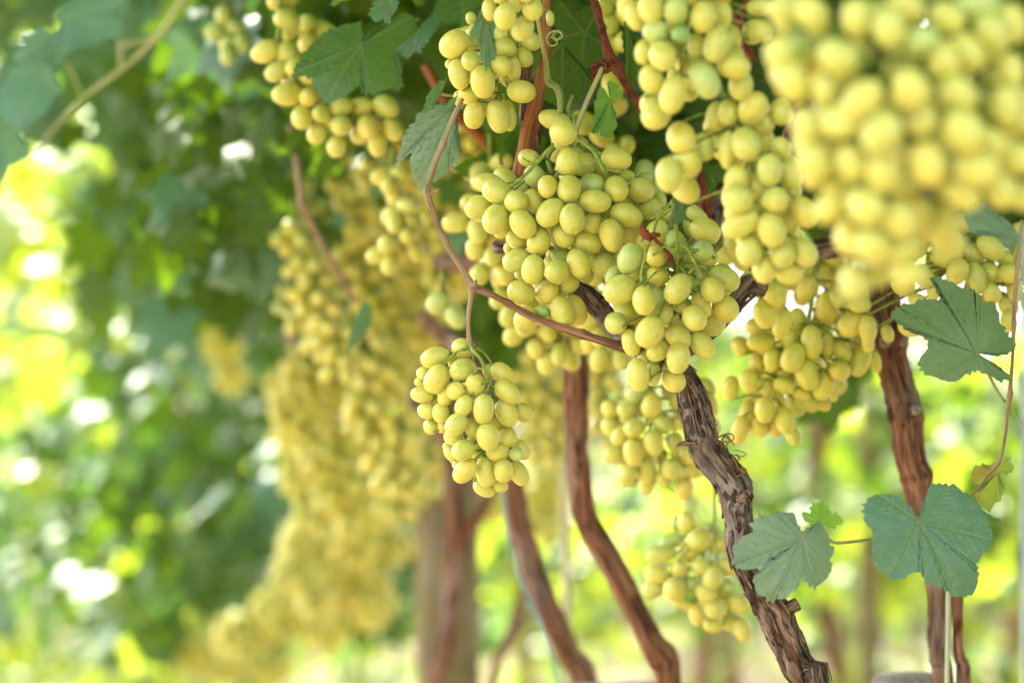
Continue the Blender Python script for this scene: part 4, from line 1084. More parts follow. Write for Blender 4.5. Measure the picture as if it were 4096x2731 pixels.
tube_obj("dried_stem", [tube(pxpath([(2570, 888, 5), (2572, 920, 12), (2585, 940, 15), (2605, 948, 14), (2630, 940, 10), (2642, 938, 3)], 1.615), step=0.002, n=12, disp=bdisp(0.0012, 300, 90)),
                        tube(pxpath([(2610, 950, 6), (2650, 985, 6), (2670, 1010, 7), (2682, 1035, 14), (2676, 1058, 4)], 1.64), step=0.003, n=10, disp=bdisp(0.0008, 300, 90))], DRY, b2)

cluster("lone compact bunch dangling by itself from the forked cane", [
    (345, 755, 88, 60, -15, 0), (505, 700, 69, 55, 10, -0.3), (500, 825, 76, 66, -20, 0), (350, 877, 89, 66, -62, 0), (573, 913, 68, 58, 80, 0), (463, 945, 58, 52, -20, 0.2), (733, 852, 84, 55, 42, 0), (753, 950, 84, 60, 42, -0.2),
    (620, 1050, 88, 62, 95, -0.3), (508, 1030, 65, 52, -60, 0), (750, 1070, 86, 62, 62, -0.2), (463, 1137, 73, 60, -50, 0), (643, 1208, 82, 64, 80, -0.4), (503, 1282, 69, 60, -25, 0), (808, 1305, 43, 38, 0, -0.2, 'g'),
    (513, 1400, 83, 60, -48, 0), (631, 1408, 88, 57, 82, 0), (733, 1403, 65, 58, 90, -0.2), (270, 968, 68, 48, 8, 0.8), (275, 845, 40, 38, 0, 1.2), (403, 975, 62, 46, -70, 0.8), (840, 1067, 60, 52, 40, 1.2), (293, 1060, 52, 45, 20, 1), (375, 1072, 60, 50, 80, 1),
    (395, 1130, 62, 38, -62, 1), (318, 1148, 46, 42, 60, 1.4), (555, 1160, 64, 46, 60, 1), (752, 1205, 62, 58, 60, 1), (450, 1208, 60, 50, 20, 1), (700, 1292, 68, 56, -10, 0.8), (430, 1300, 46, 36, 60, 1.2), (838, 1280, 62, 48, 60, 1.2),
    (820, 1415, 80, 54, 58, 0.8), (622, 1500, 68, 48, 30, 1.4), (715, 1490, 46, 34, 0, 1.2), (257, 895, 34, 28, 0, 1.8), (680, 1130, 60, 48, 60, 2), (655, 840, 50, 40, 60, 2), (345, 1010, 45, 35, 0, 1.9), (472, 1365, 34, 28, 0, 1.8), (445, 770, 45, 36, 80, 1.8), (590, 1300, 50, 40, 60, 2.2), (610, 990, 55, 45, 50, 2.2), (550, 870, 50, 42, 50, 2.2)],
    C5, 1.68, spine=[(1884, 1385, 8, 0.008), (1895, 1405, 8, -0.004), (1925, 1440, 7, -0.005), (1955, 1520, 6, 0.0), (1985, 1590, 6, 0.015), (1960, 1750, 5, 0.03), (1930, 1900, 4, 0.03)], back=16, group=GRP, tall=0.025)

cluster("bunch of pale grapes at the top of the frame behind a drooping grey-green leaf", [
    (205, 310, 110, 97, -30, 0), (318, 423, 74, 68, 80, 0), (238, 520, 112, 74, 78, 0), (402, 572, 120, 86, 80, -0.2), (305, 665, 78, 66, 25, 0.8), (343, 803, 100, 74, 95, 0), (508, 815, 120, 80, 72, 0), (582, 812, 108, 52, 82, 1), (190, 450, 50, 45, 0, 1.4), (240, 690, 60, 44, 80, 1.2),
    (350, 245, 78, 58, 80, 1), (350, 330, 52, 34, 10, 1.6), (525, 465, 82, 76, 0, 0.4), (560, 335, 80, 68, 20, 1), (528, 240, 60, 52, 80, 1), (618, 480, 92, 52, 85, 1.4), (672, 640, 102, 80, 8, 0.2), (690, 400, 76, 60, 60, 1.5), (320, 130, 46, 38, 80, 1), (735, 290, 76, 66, 20, 1), (872, 130, 56, 30, 85, 1.6), (640, 250, 72, 62, 0, 1.2), (580, 560, 66, 50, 30, 1.8),
    (430, 380, 70, 60, 0, 2), (440, 220, 70, 60, 20, 2)],
    CD, 1.70, spine=[(2010, 20, 8), (1985, 120, 8), (1975, 220, 8), (1990, 330, 7), (2000, 420, 5)], back=18, group=GRP)
cluster("few pale grapes poking down at the very top edge in front of the leafy bunch", [
    (450, 70, 82, 50, 85, 0.6), (560, 120, 88, 78, 95, 0), (682, 200, 94, 76, -62, 0), (748, 60, 86, 74, 80, 0.2), (620, 10, 80, 60, 40, 0.8), (690, -60, 90, 70, 60, 0), (520, -60, 90, 70, 80, 0.2), (620, -150, 90, 70, 80, 0.2)],
    CD, 1.56, spine=[(2080, -250, 8), (2075, -120, 8), (2080, 0, 7), (2090, 60, 5)], back=6, group=GRP)
cluster("three pale grapes and a shrivelled stalk just over the central bunch", [
    (905, 840, 118, 72, 18, 0.6), (962, 925, 96, 88, 20, 0), (985, 985, 60, 40, 0, 2)],
    CD, 1.68, spine=[(2290, 380, 8), (2270, 440, 8), (2275, 520, 8), (2290, 620, 7)], group=GRP)
cluster("slightly blurred bunch just left of the huge near bunch, with one round green grape", [
    (150, 50, 92, 76, 80, 0), (60, 95, 86, 60, 70, 0.8), (290, 65, 78, 72, 90, 0, 'g'), (445, 100, 92, 75, 92, 0), (175, 180, 74, 66, 0, 0.4, 'g'), (317, 198, 53, 50, 0, 0, 'u'), (105, 300, 72, 50, 90, 0.6), (215, 320, 88, 78, 75, 0), (525, 255, 110, 76, -72, 0), (405, 270, 82, 50, 90, 1.6),
    (150, 450, 82, 70, 80, 0.3), (272, 540, 115, 76, 100, -0.3), (180, 650, 96, 84, -55, 0), (455, 460, 115, 82, 62, 0, 'g'), (620, 378, 98, 74, 10, 0), (660, 490, 90, 70, 90, 0.8), (770, 175, 72, 62, 30, 0), (760, 45, 70, 52, 0, 0.8), (560, 90, 80, 52, 90, 1.4), (10, 40, 70, 55, 80, 1), (200, -60, 90, 72, 80, 0), (360, -50, 90, 72, 80, 0), (40, -50, 80, 70, 80, 0.5), (560, -60, 80, 70, 80, 0.8)],
    C4, 1.46, spine=[(2700, -180, 9), (2715, 0, 9), (2722, 150, 8), (2725, 300, 7), (2700, 420, 6)], back=22, group=GRP)
cluster("long slightly blurred bunch running down beside the huge near bunch", [
    (320, 790, 96, 82, 80, 0), (355, 925, 88, 84, 60, 0.4), (250, 1000, 103, 77, 88, -0.2), (450, 840, 82, 62, 80, 1.2), (520, 670, 92, 62, 95, 0.8), (590, 645, 78, 62, 90, 0.6), (730, 620, 98, 84, -62, 0), (690, 825, 98, 84, 72, 0), (590, 860, 112, 58, 92, 1.2), (790, 695, 72, 60, 60, 1.2), (890, 640, 78, 65, 80, 0.5), (890, 850, 68, 60, 60, 0.6), (825, 970, 97, 74, 88, 0), (640, 1030, 86, 75, 85, 0.4), (640, 1135, 88, 80, 20, 0), (855, 1140, 76, 74, 0, 0), (935, 1000, 92, 70, 60, 1),
    (660, 1275, 118, 76, -30, 0), (835, 1310, 104, 80, 72, -0.2), (945, 1240, 92, 62, 90, 0.4), (1022, 1210, 98, 72, 58, 0.3), (710, 1432, 92, 76, 92, 0), (895, 1442, 84, 76, 80, 0), (1025, 1440, 88, 70, 58, 0), (795, 1535, 84, 70, 85, 0), (935, 1550, 85, 72, 12, 0.4), (770, 1240, 80, 70, 60, 1.4), (750, 1060, 80, 70, 60, 1.5)],
    C4, 1.48, spine=[(2850, 250, 9), (2900, 400, 9), (2960, 560, 8), (3020, 700, 8), (3050, 850, 7), (3060, 1000, 6)], back=30, group=GRP)
cluster("amber grapes seen against the bright gap, between the trunk in focus and the reddish trunk", [
    (1185, 358, 82, 66, -68, 0), (1298, 470, 97, 66, 90, -0.2), (1205, 668, 100, 63, 88, -0.3), (1415, 572, 82, 70, -32, 0.2), (1080, 652, 68, 54, 80, 0.6), (1100, 757, 88, 66, -65, -0.5), (1180, 850, 97, 67, 72, -0.2), (1305, 690, 72, 42, 92, 0.4), (1385, 720, 68, 46, 62, 0.2), (1485, 775, 95, 56, -70, 0), (1368, 830, 64, 60, 0, -0.2), (1275, 920, 82, 64, -72, 0),
    (1485, 450, 70, 52, 80, 0.8), (1532, 590, 82, 50, 88, 0.6), (1568, 775, 70, 36, 75, 1), (1320, 410, 60, 50, 0, 1.6), (1150, 960, 55, 45, 20, 1), (940, 1055, 78, 58, 88, -0.2), (800, 1165, 86, 53, -75, 0), (1055, 1115, 80, 58, 80, 0), (1100, 1195, 72, 46, 65, 0.4), (910, 1150, 62, 50, 60, 0.8), (1000, 1150, 58, 45, 80, 1), (850, 890, 72, 58, 80, 0.3), (745, 930, 72, 50, 95, 0.6),
    (915, 670, 80, 52, 5, 0), (980, 770, 72, 48, 92, 0.4), (900, 580, 70, 52, 10, 1), (895, 790, 60, 48, 80, 1.2), (1050, 915, 66, 48, 20, 0.8), (1180, 1000, 72, 56, 30, 1.2), (1262, 1015, 62, 42, 30, 1.2), (1060, 850, 70, 48, 60, 1), (800, 690, 60, 52, 60, 1.4), (1240, 600, 70, 50, 80, 1.6), (1130, 540, 70, 50, 80, 1.6), (1320, 860, 66, 46, 80, 1.2), (1120, 1030, 66, 50, 60, 1.8), (960, 930, 66, 52, 60, 1.6), (1330, 960, 50, 30, 85, 1)],
    C6, 1.86, spine=[(3270, 1060, 9, 0.02), (3250, 1180, 9, 0.02), (3230, 1300, 8, 0.02), (3200, 1450, 7, 0.03), (3080, 1550, 6, 0.03), (3050, 1680, 5, 0.03)], kind='a', back=20, group=GRP)
cluster("pale grapes hanging in the notch between the two cut cordon arms and the bright gap", [
    (940, 510, 86, 66, 70, 0), (1000, 400, 74, 66, 70, 0.3), (1040, 560, 86, 54, -70, 0.4), (1020, 370, 60, 50, 60, 1), (860, 320, 70, 60, 0, 1), (830, 210, 70, 60, 0, 1.5), (920, 300, 70, 60, 0, 1.5)],
    C6, 1.80, spine=[(3020, 980, 8), (3040, 1100, 8), (3080, 1220, 6)], kind='a', group=GRP)
cluster("pale freckled bunch behind the large dark leaf, beside the shoot at the edge", [
    (1300, 295, 88, 70, -62, 0), (1420, 330, 100, 62, 72, 0), (1510, 140, 98, 72, 38, 0), (1502, 290, 66, 58, 60, 0.5), (1625, 305, 68, 62, 0, 0), (1518, 430, 66, 58, 60, 0.4), (1600, 210, 62, 48, 30, 1), (1410, 180, 72, 58, 30, 1.2), (1230, 200, 102, 72, 10, 0.8), (1660, 400, 92, 52, 85, 0.8), (1620, 600, 72, 50, 90, 1), (1040, 130, 82, 74, 80, 0.3),
    (1090, 320, 82, 60, 60, 0.6), (1150, 420, 56, 42, 80, 1), (1050, 470, 62, 42, 10, 1.2), (640, 620, 96, 76, -32, 1.2), (735, 655, 90, 52, 85, 0.8), (690, 500, 72, 52, 0, 1), (1060, 60, 72, 60, 60, 1), (1240, 80, 90, 66, 20, 1), (1700, 180, 80, 60, 85, 0.8), (1690, 60, 80, 60, 85, 0.8), (1000, 640, 72, 62, 30, 1), (1620, 500, 80, 62, 70, 1.5), (960, 380, 80, 64, 30, 1.5), (560, 450, 70, 60, 80, 1.6), (740, 740, 60, 40, 80, 1.2), (1750, 300, 80, 60, 85, 0.8), (1760, 480, 80, 60, 85, 0.8), (1340, -10, 80, 60, 20, 1.2), (1560, 20, 80, 60, 20, 1.2), (1440, -60, 80, 60, 20, 1.6), (900, 250, 80, 60, 20, 2)],
    C9, 1.80, spine=[(3870, 850, 8), (3880, 960, 8), (3850, 1060, 6), (3900, 1150, 5)], back=20, group=GRP)
cluster("soft-focus bunch low down, left of the trunk in focus near the blue-green notched leaf", [
    (530, 595, 70, 60, 85, 0), (460, 595, 48, 34, 90, 1, 'g'), (612, 690, 82, 74, -20, 0.2), (375, 785, 95, 56, -5, 0), (715, 720, 62, 58, 0, 0.6), (545, 770, 64, 54, 20, 0.5), (345, 900, 78, 58, 15, 0), (483, 875, 56, 48, 80, 0.4), (615, 860, 64, 50, 10, 0.2), (770, 860, 68, 64, 0, 0.4), (325, 995, 74, 60, -20, 0.1), (455, 1003, 76, 70, 60, -0.1), (688, 925, 76, 62, -65, -0.3), (645, 1020, 72, 56, 30, 0.2), (790, 975, 46, 44, 0, 0.3, 'g'),
    (840, 1080, 76, 62, 30, 0.2), (705, 1115, 70, 64, 0, -0.1), (588, 1150, 72, 48, 80, 0.6), (800, 1200, 80, 56, 20, 0.2), (690, 1215, 62, 48, 0, 0.8), (870, 1245, 76, 54, 75, 0), (430, 705, 78, 50, -20, 1, 'g'), (565, 965, 52, 48, 0, 1.2, 'g'), (500, 1082, 62, 34, 5, 1), (680, 640, 62, 46, 0, 1, 'g'), (740, 1010, 60, 50, 60, 1.4), (470, 940, 50, 44, 60, 1.6)],
    C7, 1.98, spine=[(2850, 1900, 6, 0.03), (2858, 2000, 6, 0.02), (2855, 2090, 8, 0.0), (2820, 2180, 7, 0.04), (2830, 2350, 6, 0.05), (2900, 2480, 5, 0.05)], back=16, group=GRP)
cluster("soft-focus bunch hanging against the bright gap, left of the trunk in focus", [
    (208, 945, 78, 54, -60, 0, 'g'), (165, 1045, 70, 62, -30, 0.2), (295, 1030, 76, 60, -75, 0), (200, 1155, 66, 56, -20, 0), (115, 1200, 62, 48, -60, 0.6), (305, 1240, 80, 58, 75, 0), (355, 1130, 66, 58, 60, 0.6), (75, 1310, 60, 50, -15, 0.3), (192, 1298, 82, 58, 82, -0.2), (158, 1420, 76, 56, -65, 0), (265, 1390, 90, 54, 88, 0.6), (265, 1470, 72, 45, 88, 1), (360, 1445, 56, 46, 80, 0.6), (410, 1388, 62, 58, 60, -0.1), (482, 1500, 66, 54, -70, 0),
    (440, 1260, 72, 44, 80, 0.8), (505, 1310, 62, 54, 60, 0.4), (540, 1390, 60, 54, 20, 0.6), (440, 1130, 48, 44, 0, 0.8), (430, 1010, 52, 36, 90, 0.8), (610, 930, 62, 50, 60, 1.2), (630, 1030, 70, 42, 80, 1), (650, 1150, 52, 36, 80, 1.2), (60, 1050, 60, 50, 60, 1.2), (60, 1150, 60, 50, 60, 1.2), (250, 940, 60, 50, 60, 1.4), (400, 940, 60, 50, 60, 1.4)],
    C6, 1.96, spine=[(2590, 1380, 7, 0.03), (2600, 1500, 7, 0.03), (2620, 1650, 7, 0.04), (2640, 1850, 6, 0.04), (2620, 1920, 4, 0.03)], back=22, group=GRP)
cluster("huge strongly blurred bunch hanging nearest the lens at the right", [
    (30, 290, 105, 80, 80, 0), (100, 240, 95, 85, 0, 0.6, 'g'), (95, 430, 110, 90, 60, 0.3), (200, 80, 110, 80, 60, 0.3), (60, 60, 110, 80, 20, 0.3), (330, 300, 110, 90, 30, 0), (430, 100, 105, 80, 80, 0), (600, 150, 110, 85, 80, -0.3), (680, 40, 100, 80, 20, 0), (770, 215, 85, 80, 0, 0, 'g'), (260, 480, 90, 65, 90, 0.8), (460, 520, 120, 90, -40, -0.3), (710, 470, 110, 92, 70, -0.5), (880, 320, 110, 82, 70, 0), (1000, 280, 110, 85, 50, 0), (900, 100, 100, 80, 30, 0.3),
    (1130, 170, 110, 85, 60, 0), (1230, 130, 110, 85, 80, 0), (1060, 30, 120, 80, 0, 0, 'g'), (960, 500, 105, 88, 60, 0.3), (170, 660, 100, 80, 60, 0.3), (560, 700, 120, 95, -50, -0.5), (350, 640, 100, 90, 0, 0), (770, 630, 95, 80, 80, 0.5), (990, 690, 125, 100, 50, -0.6), (200, 850, 100, 82, 75, -0.2), (400, 850, 100, 80, 70, 0.3), (800, 860, 120, 85, 75, -0.2), (560, 900, 110, 85, 80, 0.2), (1060, 880, 115, 100, 30, -0.4), (1210, 560, 110, 72, 85, 0), (1240, 380, 100, 60, 85, 0.3), (1130, 760, 95, 80, 60, 0.3), (1260, 830, 95, 85, 20, 0),
    (990, 1020, 95, 80, 40, 0.2), (1180, 1000, 95, 80, 60, 0), (290, 1080, 100, 75, -50, 0.3), (480, 1080, 105, 92, 60, -0.3), (650, 1150, 105, 82, 60, 0), (400, 1250, 95, 80, 80, 0), (520, 1290, 105, 90, 40, -0.4), (690, 1420, 90, 84, 40, -0.2), (420, 1470, 105, 82, 95, -0.2), (640, 1290, 90, 80, 60, 0.3), (540, 1420, 80, 70, 80, 0.8), (1290, 1020, 80, 70, 60, 0.5), (1300, 640, 90, 70, 60, 0.5)],
    CG, 1.13, spine=[(3600, -300, 12, 0.05), (3600, 0, 12, 0.05), (3620, 400, 12, 0.06), (3560, 800, 10, 0.06), (3500, 1050, 8, 0.05)], back=80, group=GRP, tall=0.05, grow=1.02)
cluster("single pair of blurred grapes below the huge near bunch, in front of the freckled bunch", [
    (880, 1220, 105, 80, 70, 0), (930, 1270, 80, 66, 40, 1.2), (840, 1150, 80, 60, 60, 1.2)],
    CG, 1.24, spine=[(3800, 700, 9, 0.03), (3780, 850, 8, 0.03), (3770, 930, 7, 0.03)], group=GRP)

# ================================================================== BUNCHES OUT OF FOCUS
A = auto_cluster
A("blurred bunch tucked behind the left side of the central bunch", [(1960, 720, 95), (1930, 900, 120), (1990, 1030, 120), (2060, 1120, 100)], 1.98, 95, group=GRP)
A("blurred bunch just right of and below the arching cane's fork", [(2080, 1200, 90), (2150, 1290, 110), (2240, 1390, 95)], 2.02, 60, group=GRP)
A("blurred grapes behind the junction of cane and cordon", [(2400, 1330, 80), (2460, 1390, 80)], 1.98, 30, group=GRP)
A("faint bunch behind the central bunch and above the bare cordon", [(2330, 1020, 110), (2420, 1130, 90)], 1.9, 40, group=GRP)
A("soft bunch between the tan blurred trunk and the lone hanging bunch", [(2160, 1480, 90), (2190, 1620, 110), (2180, 1760, 90)], 2.7, 90, group=GRP)
A("soft bunch just right of the tan blurred trunk's upper part", [(2440, 1420, 80), (2420, 1530, 75), (2440, 1680, 90), (2500, 1780, 70)], 2.5, 75, group=GRP)
A("blurred round grapes below the broad dark leaf at the upper left", [(1120, 100, 40), (1110, 200, 60), (1180, 300, 75), (1220, 420, 85), (1330, 500, 90), (1480, 490, 100)], 2.0, 95, group=GRP, kind='y')
A("blurred grapes hanging at the top edge left of the broad dark leaf", [(1140, 20, 55), (1200, 120, 60), (1250, 160, 60)], 2.05, 22, group=GRP)
A("small blurred bluish green bunch at the top among the leaves", [(900, 100, 55), (930, 150, 60), (925, 210, 35)], 2.3, 20, kind='g', group=GRP)
A("blurred grapes under the serrated leaf beside the arching cane", [(1570, 740, 60), (1600, 850, 70), (1640, 960, 65), (1560, 1010, 60)], 2.15, 45, group=GRP)
A("two pale grapes blurred between the hanging bunch and the small bluish leaf", [(1770, 1200, 30), (1800, 1260, 30)], 2.05, 5, kind='g', group=GRP, gs=0.95)
A("blurred amber bunch behind the leaf at the arching cane", [(1790, 780, 100), (1730, 950, 100), (1790, 1090, 90)], 2.6, 70, kind='a', mixk=('y', 0.4), group=GRP)
A("dim bunch behind the bright bunch at the top centre", [(1760, 620, 60), (1850, 580, 70), (1950, 620, 80)], 2.3, 45, kind='a', mixk=('y', 0.4), group=GRP)
A("amber bunch seen between the tendril and the slightly blurred upper bunch", [(2460, 60, 70), (2480, 180, 50)], 1.92, 22, kind='a', group=GRP)
A("amber grapes under the small jagged leaf", [(2440, 330, 45), (2480, 430, 40), (2360, 520, 50), (2500, 590, 45)], 1.93, 24, kind='a', group=GRP)
A("greenish bunch drooping in the dimmest part behind the central bunch's top", [(2300, 640, 90), (2450, 680, 90), (2560, 730, 70)], 1.90, 45, kind='a', mixk=('g', 0.4), group=GRP)
A("green bunch wedged behind the long bunch and the trunk knob", [(2960, 900, 90), (3040, 820, 90), (2780, 1080, 80)], 1.84, 45, kind='a', mixk=('y', 0.3), group=GRP)
A("blurred pale bunch in the upper part of the distant grape wall", [(1180, 960, 70), (1230, 1060, 85), (1280, 1200, 100), (1330, 1350, 100), (1360, 1450, 70)], 2.55, 150, group=GRP)
A("blurred greenish strand at the outer margin of the distant grape wall", [(1120, 1000, 60), (1140, 1120, 70), (1200, 1250, 80)], 2.7, 70, mixk=('g', 0.3), group=GRP)
A("blurred strand right of the small bluish leaf", [(1480, 900, 70), (1420, 1040, 80), (1500, 1180, 90), (1560, 1300, 90)], 2.8, 120, mixk=('a', 0.4), group=GRP)
A("blurred bunch with dotted highlights left of the lone hanging bunch", [(1520, 1500, 110), (1500, 1640, 120), (1600, 1740, 110), (1560, 1880, 100), (1680, 1950, 60)], 2.75, 210, mixk=('a', 0.3), group=GRP)
A("golden blurred bunch filling the middle of the distant grape wall", [(1220, 1480, 90), (1200, 1640, 110), (1300, 1800, 120), (1370, 1960, 110), (1420, 2080, 80)], 3.2, 210, kind='a', mixk=('y', 0.3), group=GRP)
A("golden blurred bunch above the pale post", [(1600, 2000, 90), (1700, 1850, 90), (1650, 1400, 90), (1660, 1560, 80)], 3.1, 130, kind='a', mixk=('y', 0.4), group=GRP)
A("large golden bunch smeared by blur under the distant grape wall", [(1230, 2180, 110), (1300, 2320, 130), (1420, 2250, 120), (1480, 2400, 100), (1560, 2180, 90)], 3.7, 260, kind='y', mixk=('a', 0.5), group=GRP)
A("pale smeared bunch left of the large golden one", [(1190, 2150, 60), (1180, 2280, 80), (1260, 2400, 80)], 3.5, 90, group=GRP)
A("dark golden bunch blurred at the left of the grape wall", [(880, 1250, 60), (900, 1380, 80), (930, 1500, 60)], 4.2, 80, kind='a', group=GRP)
A("small golden bunch blurred in the shade above the grape wall", [(1000, 850, 50), (1020, 930, 50)], 3.4, 28, kind='a', group=GRP)
A("lowest golden bunch, a soft smear at the bottom of the grape wall", [(1100, 2450, 110), (1300, 2480, 120), (950, 2540, 100), (1480, 2460, 70)], 4.2, 300, kind='a', mixk=('y', 0.5), group=GRP)
A("yellow smear of a bunch in the bottom part left of the golden one", [(780, 2600, 90), (900, 2650, 90), (1080, 2650, 90)], 4.6, 200, kind='y', mixk=('a', 0.5), group=GRP)
A("amber grapes wedged under the dark cordon between the long bunch and the huge near one", [(2980, 1010, 80), (3100, 1120, 90), (3220, 1130, 80), (3330, 1060, 70)], 2.0, 60, kind='a', group=GRP)
A("dim golden bunch blurred behind the thin stem of the distant grape wall", [(1250, 1120, 80), (1400, 1300, 90), (1500, 1420, 90), (1300, 1550, 90)], 3.2, 150, kind='a', mixk=('y', 0.3), group=GRP)
A("dim bunch blurred in the lower middle of the distant grape wall", [(1500, 2020, 90), (1430, 2180, 90), (1350, 1900, 90)], 3.6, 130, kind='a', mixk=('y', 0.3), group=GRP)
A("dim bunch blurred under the round grapes at the upper left", [(1330, 640, 70), (1390, 760, 80), (1440, 880, 70)], 2.75, 90, kind='a', mixk=('y', 0.3), group=GRP)
A("dim bunch blurred between the serrated leaf and the round grapes", [(1540, 620, 60), (1500, 700, 70), (1640, 700, 60)], 2.6, 60, kind='a', mixk=('y', 0.5), group=GRP)
A("dotted bunch blurred left of the arching cane's lower bend", [(1640, 1000, 70), (1700, 1130, 80), (1760, 1230, 80), (1700, 1330, 70)], 2.8, 110, kind='y', mixk=('a', 0.4), group=GRP)
A("dim bunch blurred above the pale bunch of the grape wall", [(1180, 760, 60), (1240, 860, 70), (1130, 900, 60)], 2.9, 70, kind='a', mixk=('g', 0.3), group=GRP)
A("soft bunch filling in behind the bare cordon and the arching cane", [(2200, 1180, 100), (2350, 1260, 90), (2480, 1290, 80)], 2.0, 70, kind='y', group=GRP)
A("soft bunch behind the amber grapes beside the bright gap", [(3120, 1400, 110), (3080, 1560, 90), (3250, 1500, 90)], 2.02, 70, kind='a', group=GRP)
A("amber bunch tucked up behind the reddish trunk's top", [(3400, 1180, 100), (3460, 1300, 90), (3350, 1250, 80)], 2.05, 60, kind='a', group=GRP)
A("golden bunch blurred in the middle of the wall next to the hanging bunch", [(1430, 1500, 90), (1420, 1350, 90), (1480, 1780, 100), (1380, 1650, 100)], 3.4, 200, kind='a', mixk=('y', 0.5), group=GRP)
A("pale bunch blurred directly left of the hanging bunch", [(1620, 1240, 80), (1560, 1150, 80), (1620, 1080, 80), (1640, 1380, 80)], 2.9, 150, kind='y', mixk=('a', 0.4), group=GRP)
A("long golden bunch blurred along the outer margin of the grape wall", [(1130, 1550, 60), (1150, 1750, 70), (1200, 1900, 80), (1250, 2050, 80)], 3.4, 150, kind='a', mixk=('y', 0.3), group=GRP)
A("faint golden bunch blurred between the tan trunk and the trunk in focus", [(2200, 1950, 90), (2180, 2080, 80)], 4.2, 90, kind='a', mixk=('y', 0.4), group=GRP)
A("golden bunch lost in blur right above the forked trunk", [(1960, 2000, 80), (1990, 1840, 80)], 3.9, 80, kind='a', mixk=('y', 0.4), group=GRP)

# ================================================================== FOLIAGE
# individual leaves behind the bunches, shade mostly painted into their colour
def leaf_patch(parent, box, dr, n, mats=('dark',), sc_=(0.8, 1.25), tilt=(0, -1, 0.15)):
    for p in scatter(box, dr, n):
        nrm = (Vector(tilt) + Vector((random.gauss(0, .55), random.gauss(0, .3), random.gauss(0, .55)))).normalized()
        place_leaf(parent, p, random.choice(mats), nrm, random.uniform(*sc_))
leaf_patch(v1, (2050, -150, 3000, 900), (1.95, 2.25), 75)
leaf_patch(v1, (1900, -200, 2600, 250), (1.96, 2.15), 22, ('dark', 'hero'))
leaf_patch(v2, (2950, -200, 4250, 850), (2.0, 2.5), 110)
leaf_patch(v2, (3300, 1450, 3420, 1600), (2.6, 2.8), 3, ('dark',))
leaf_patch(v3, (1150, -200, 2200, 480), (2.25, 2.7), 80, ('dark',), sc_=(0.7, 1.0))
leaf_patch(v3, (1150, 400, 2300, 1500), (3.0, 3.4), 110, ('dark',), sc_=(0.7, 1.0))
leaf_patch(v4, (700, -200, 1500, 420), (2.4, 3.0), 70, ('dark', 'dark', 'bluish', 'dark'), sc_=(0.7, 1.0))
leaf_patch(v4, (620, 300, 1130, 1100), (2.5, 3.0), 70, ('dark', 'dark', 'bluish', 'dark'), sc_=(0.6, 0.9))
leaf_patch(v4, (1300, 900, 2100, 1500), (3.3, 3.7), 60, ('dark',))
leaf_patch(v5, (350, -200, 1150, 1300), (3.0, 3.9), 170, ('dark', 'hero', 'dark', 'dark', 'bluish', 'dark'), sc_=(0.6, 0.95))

leaf_patch(v4, (1250, 550, 1900, 1000), (2.35, 2.6), 7, ('dark', 'hero'), sc_=(0.4, 0.55))
leaf_patch(v5, (-100, -100, 600, 520), (3.0, 4.0), 30, ('hero', 'bluish', 'dark'), sc_=(0.7, 1.0))
# unseen roof of leaves over the row, shaped to shade the bunches below
foliage(v1, box_scatter((-0.75, 0.5), (0.9, 2.4), (1.86, 2.25), 2000, thr=-0.4, seed=1), droop=0.55, face=(0, 0, 1))
foliage(v2, box_scatter((0.3, 1.9), (0.9, 3.2), (1.86, 2.3), 2900, thr=-0.4, seed=2), droop=0.55, face=(0, 0, 1))
foliage(v3, box_scatter((-1.0, 0.6), (2.2, 3.4), (1.9, 2.25), 1500, thr=-0.25, seed=3), droop=0.55, face=(0, 0, 1))
foliage(v5, box_scatter((-1.0, 0.9), (3.4, 5.2), (1.95, 2.3), 2400, thr=-0.3, seed=4) + box_scatter((-0.5, 0.9), (5.2, 7.0), (1.95, 2.3), 1100, thr=-0.25, seed=4), droop=0.55, face=(0, 0, 1))

foliage(v5, box_scatter((-4.5, 7.5), (10.5, 19.0), (1.95, 2.3), 9000, thr=-0.05, fs=1.1, seed=44), droop=0.55, face=(0, 0, 1), size=(0.07, 0.11))  # far leaf roof added to throw dappled shade on the ground

def far_vine(label, px, d, boxes, thr=-0.12, seed=0, trunk=True, hw=30, top=1500, group="vines far along the row", mat=BARK_RED, fs=2.6, size=(0.06, 0.10), leaf='backlit_tint', stuff=False):
    v = empty("grapevine", (P(px, 0, d).x, d, 0), label, "grapevine", group)
    if trunk:
        zt = P(px, top, d).z
        x = P(px, 0, d).x; r = sm(hw, d)
        pts = [(x + 0.05 * math.sin(z * 4 + seed), d + 0.03 * math.cos(z * 3), z, r * (1.1 - 0.1 * z)) for z in np.linspace(-0.05, zt, 8)]
        tube_obj("trunk", [tube(pts, step=0.05, n=14, disp=bdisp(0.003, 50, 5, 0.1), seed=seed)], mat, v)
    pts = []
    for (bx, dr, n) in boxes:
        pts += scatter(bx, dr, n, thr=thr, fs=fs, seed=seed)
    if stuff:
        foliage(v, [tuple(p) for p in pts], size=size, droop=0.3, face=(-0.6, -0.5, 0.4), mat='sunlit_tint')
    else:
        for p in pts:
            nrm = Vector((-0.3 + random.gauss(0, .7), -0.5 + random.gauss(0, .5), 0.35 + random.gauss(0, .5))).normalized()
            place_leaf(v, p, leaf, nrm, random.uniform(0.7, 1.25))
    return v
far_vine("blurred green curtain of vine leaves beside the distant grape wall", 900, 4.2, [((420, -300, 1250, 1300), (3.8, 4.5), 110), ((380, 1250, 1180, 2600), (4.4, 5.2), 190)], seed=11, trunk=False, thr=-0.2, leaf='dim')
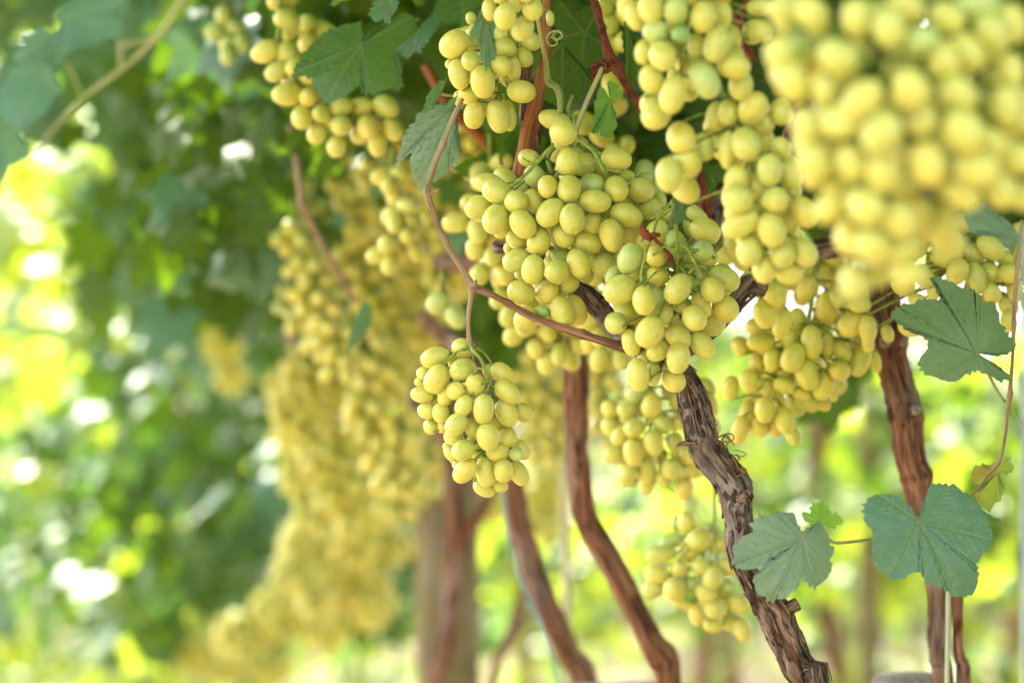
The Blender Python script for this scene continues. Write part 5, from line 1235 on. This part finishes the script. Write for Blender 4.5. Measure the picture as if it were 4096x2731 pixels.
far_vine("dense dim leaves filling in behind the distant grape wall", 1500, 5.4, [((950, 700, 2050, 2000), (5.0, 5.8), 230), ((850, 1900, 1700, 2500), (5.0, 5.8), 70)], seed=17, trunk=False, thr=-0.25, leaf='dim')
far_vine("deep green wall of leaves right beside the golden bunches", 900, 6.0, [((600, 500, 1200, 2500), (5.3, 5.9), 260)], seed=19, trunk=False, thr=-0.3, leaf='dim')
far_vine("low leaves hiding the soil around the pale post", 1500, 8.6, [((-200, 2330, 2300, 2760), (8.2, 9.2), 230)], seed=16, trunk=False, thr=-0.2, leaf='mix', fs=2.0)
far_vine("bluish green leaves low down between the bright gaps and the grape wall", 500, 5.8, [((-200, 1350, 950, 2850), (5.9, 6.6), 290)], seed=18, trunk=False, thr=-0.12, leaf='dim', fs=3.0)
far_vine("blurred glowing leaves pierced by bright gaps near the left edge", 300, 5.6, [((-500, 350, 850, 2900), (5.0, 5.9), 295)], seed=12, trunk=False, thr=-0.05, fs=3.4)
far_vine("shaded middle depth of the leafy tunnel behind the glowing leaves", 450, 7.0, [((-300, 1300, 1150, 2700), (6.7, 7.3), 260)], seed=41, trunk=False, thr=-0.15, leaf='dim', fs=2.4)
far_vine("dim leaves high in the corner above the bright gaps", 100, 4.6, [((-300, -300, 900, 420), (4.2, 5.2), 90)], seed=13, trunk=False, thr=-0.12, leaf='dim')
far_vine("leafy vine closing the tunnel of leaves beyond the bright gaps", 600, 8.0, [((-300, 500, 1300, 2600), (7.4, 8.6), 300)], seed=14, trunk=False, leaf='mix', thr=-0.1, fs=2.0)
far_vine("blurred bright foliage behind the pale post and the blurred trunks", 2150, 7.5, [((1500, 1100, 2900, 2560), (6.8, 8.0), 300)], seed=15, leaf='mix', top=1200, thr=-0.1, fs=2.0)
G2 = "vines of the neighbouring row"
for i, (px, d, lab) in enumerate([(3320, 7.2, "glowing blurred foliage with a brown trunk right behind the trunk in focus"), (3900, 6.6, "glowing blurred foliage behind the leaf-covered reddish trunk"), (2960, 8.6, "blurred foliage seen under the soft-focus bunch against the gap"), (4300, 6.0, "blurred foliage behind the pipe at the edge")]):
    far_vine(lab, px, d, [((px - 520, 1380, px + 520, 2380), (d - 0.5, d + 0.5), 270), ((px - 520, 2300, px + 520, 2900), (d - 0.5, d + 0.5), 20)], seed=20 + i, leaf='mix', top=1500, thr=-0.1, fs=2.2, group=G2, hw=40, mat=BARK_RED)
far_vine("slim brown trunk blurred beyond the soft-focus bunch", 2760, 7.8, [], group=G2, top=1600, hw=34)
far_vine("stout brown trunk blurred between the reddish trunk and the pipe", 4000, 8.2, [], group=G2, top=1600, hw=44)
wd = foliage(None, [(random.uniform(-4.5, 5), random.uniform(8.5, 17), random.uniform(0.0, 0.16)) for _ in range(4500)], size=(0.03, 0.06), droop=0.4, face=(0, -0.3, 1), name="weeds")
tag(wd, "low weeds and dropped leaves covering the soil between the rows", "weeds")
p2 = cyl_post("wooden_post", None, 3475, 6.4, 45, 1500, POSTM, n=16)
tag(p2, "pale grey-green post blurred between the neighbouring row's trunks", "post")
far_vine("distant sunlit vine hedge beyond the neighbouring row", 2800, 13.0, [((1500, 1300, 4700, 2480), (12.2, 14.0), 1900)], seed=31, top=1300, thr=-0.15, fs=1.2, group=G2, size=(0.07, 0.11), stuff=True)
far_vine("distant sunlit vine hedge at the far end of the leafy tunnel", 300, 14.0, [((-1200, 700, 1800, 2500), (12.5, 14.6), 2300)], seed=32, top=1300, thr=-0.1, fs=1.2, size=(0.07, 0.11), stuff=True)
far_vine("unseen neighbouring vine added out of shot to shut off the open sky", 9000, 2.0, [((9000, -2500, 12500, 3500), (1.0, 3.0), 900)], seed=33, trunk=False, thr=-0.1, fs=1.5, group=G2, stuff=True)  # unseen foliage added to block skylight from the right
far_vine("vine standing behind the viewpoint, added unseen to shut off the low open sky", 2048, -2.6, [], trunk=False, group=G2)  # unseen vine added to block low light from behind the camera
vb = SC.objects[[o.name for o in SC.objects if o.get('label', '').startswith("vine standing behind")][0]]
foliage(vb, [(random.uniform(-0.6, 3.4), random.uniform(-3.2, -2.2), random.uniform(0.3, 2.3)) for _ in range(2600)], droop=0.3, face=(0, 1, 0), size=(0.06, 0.09))
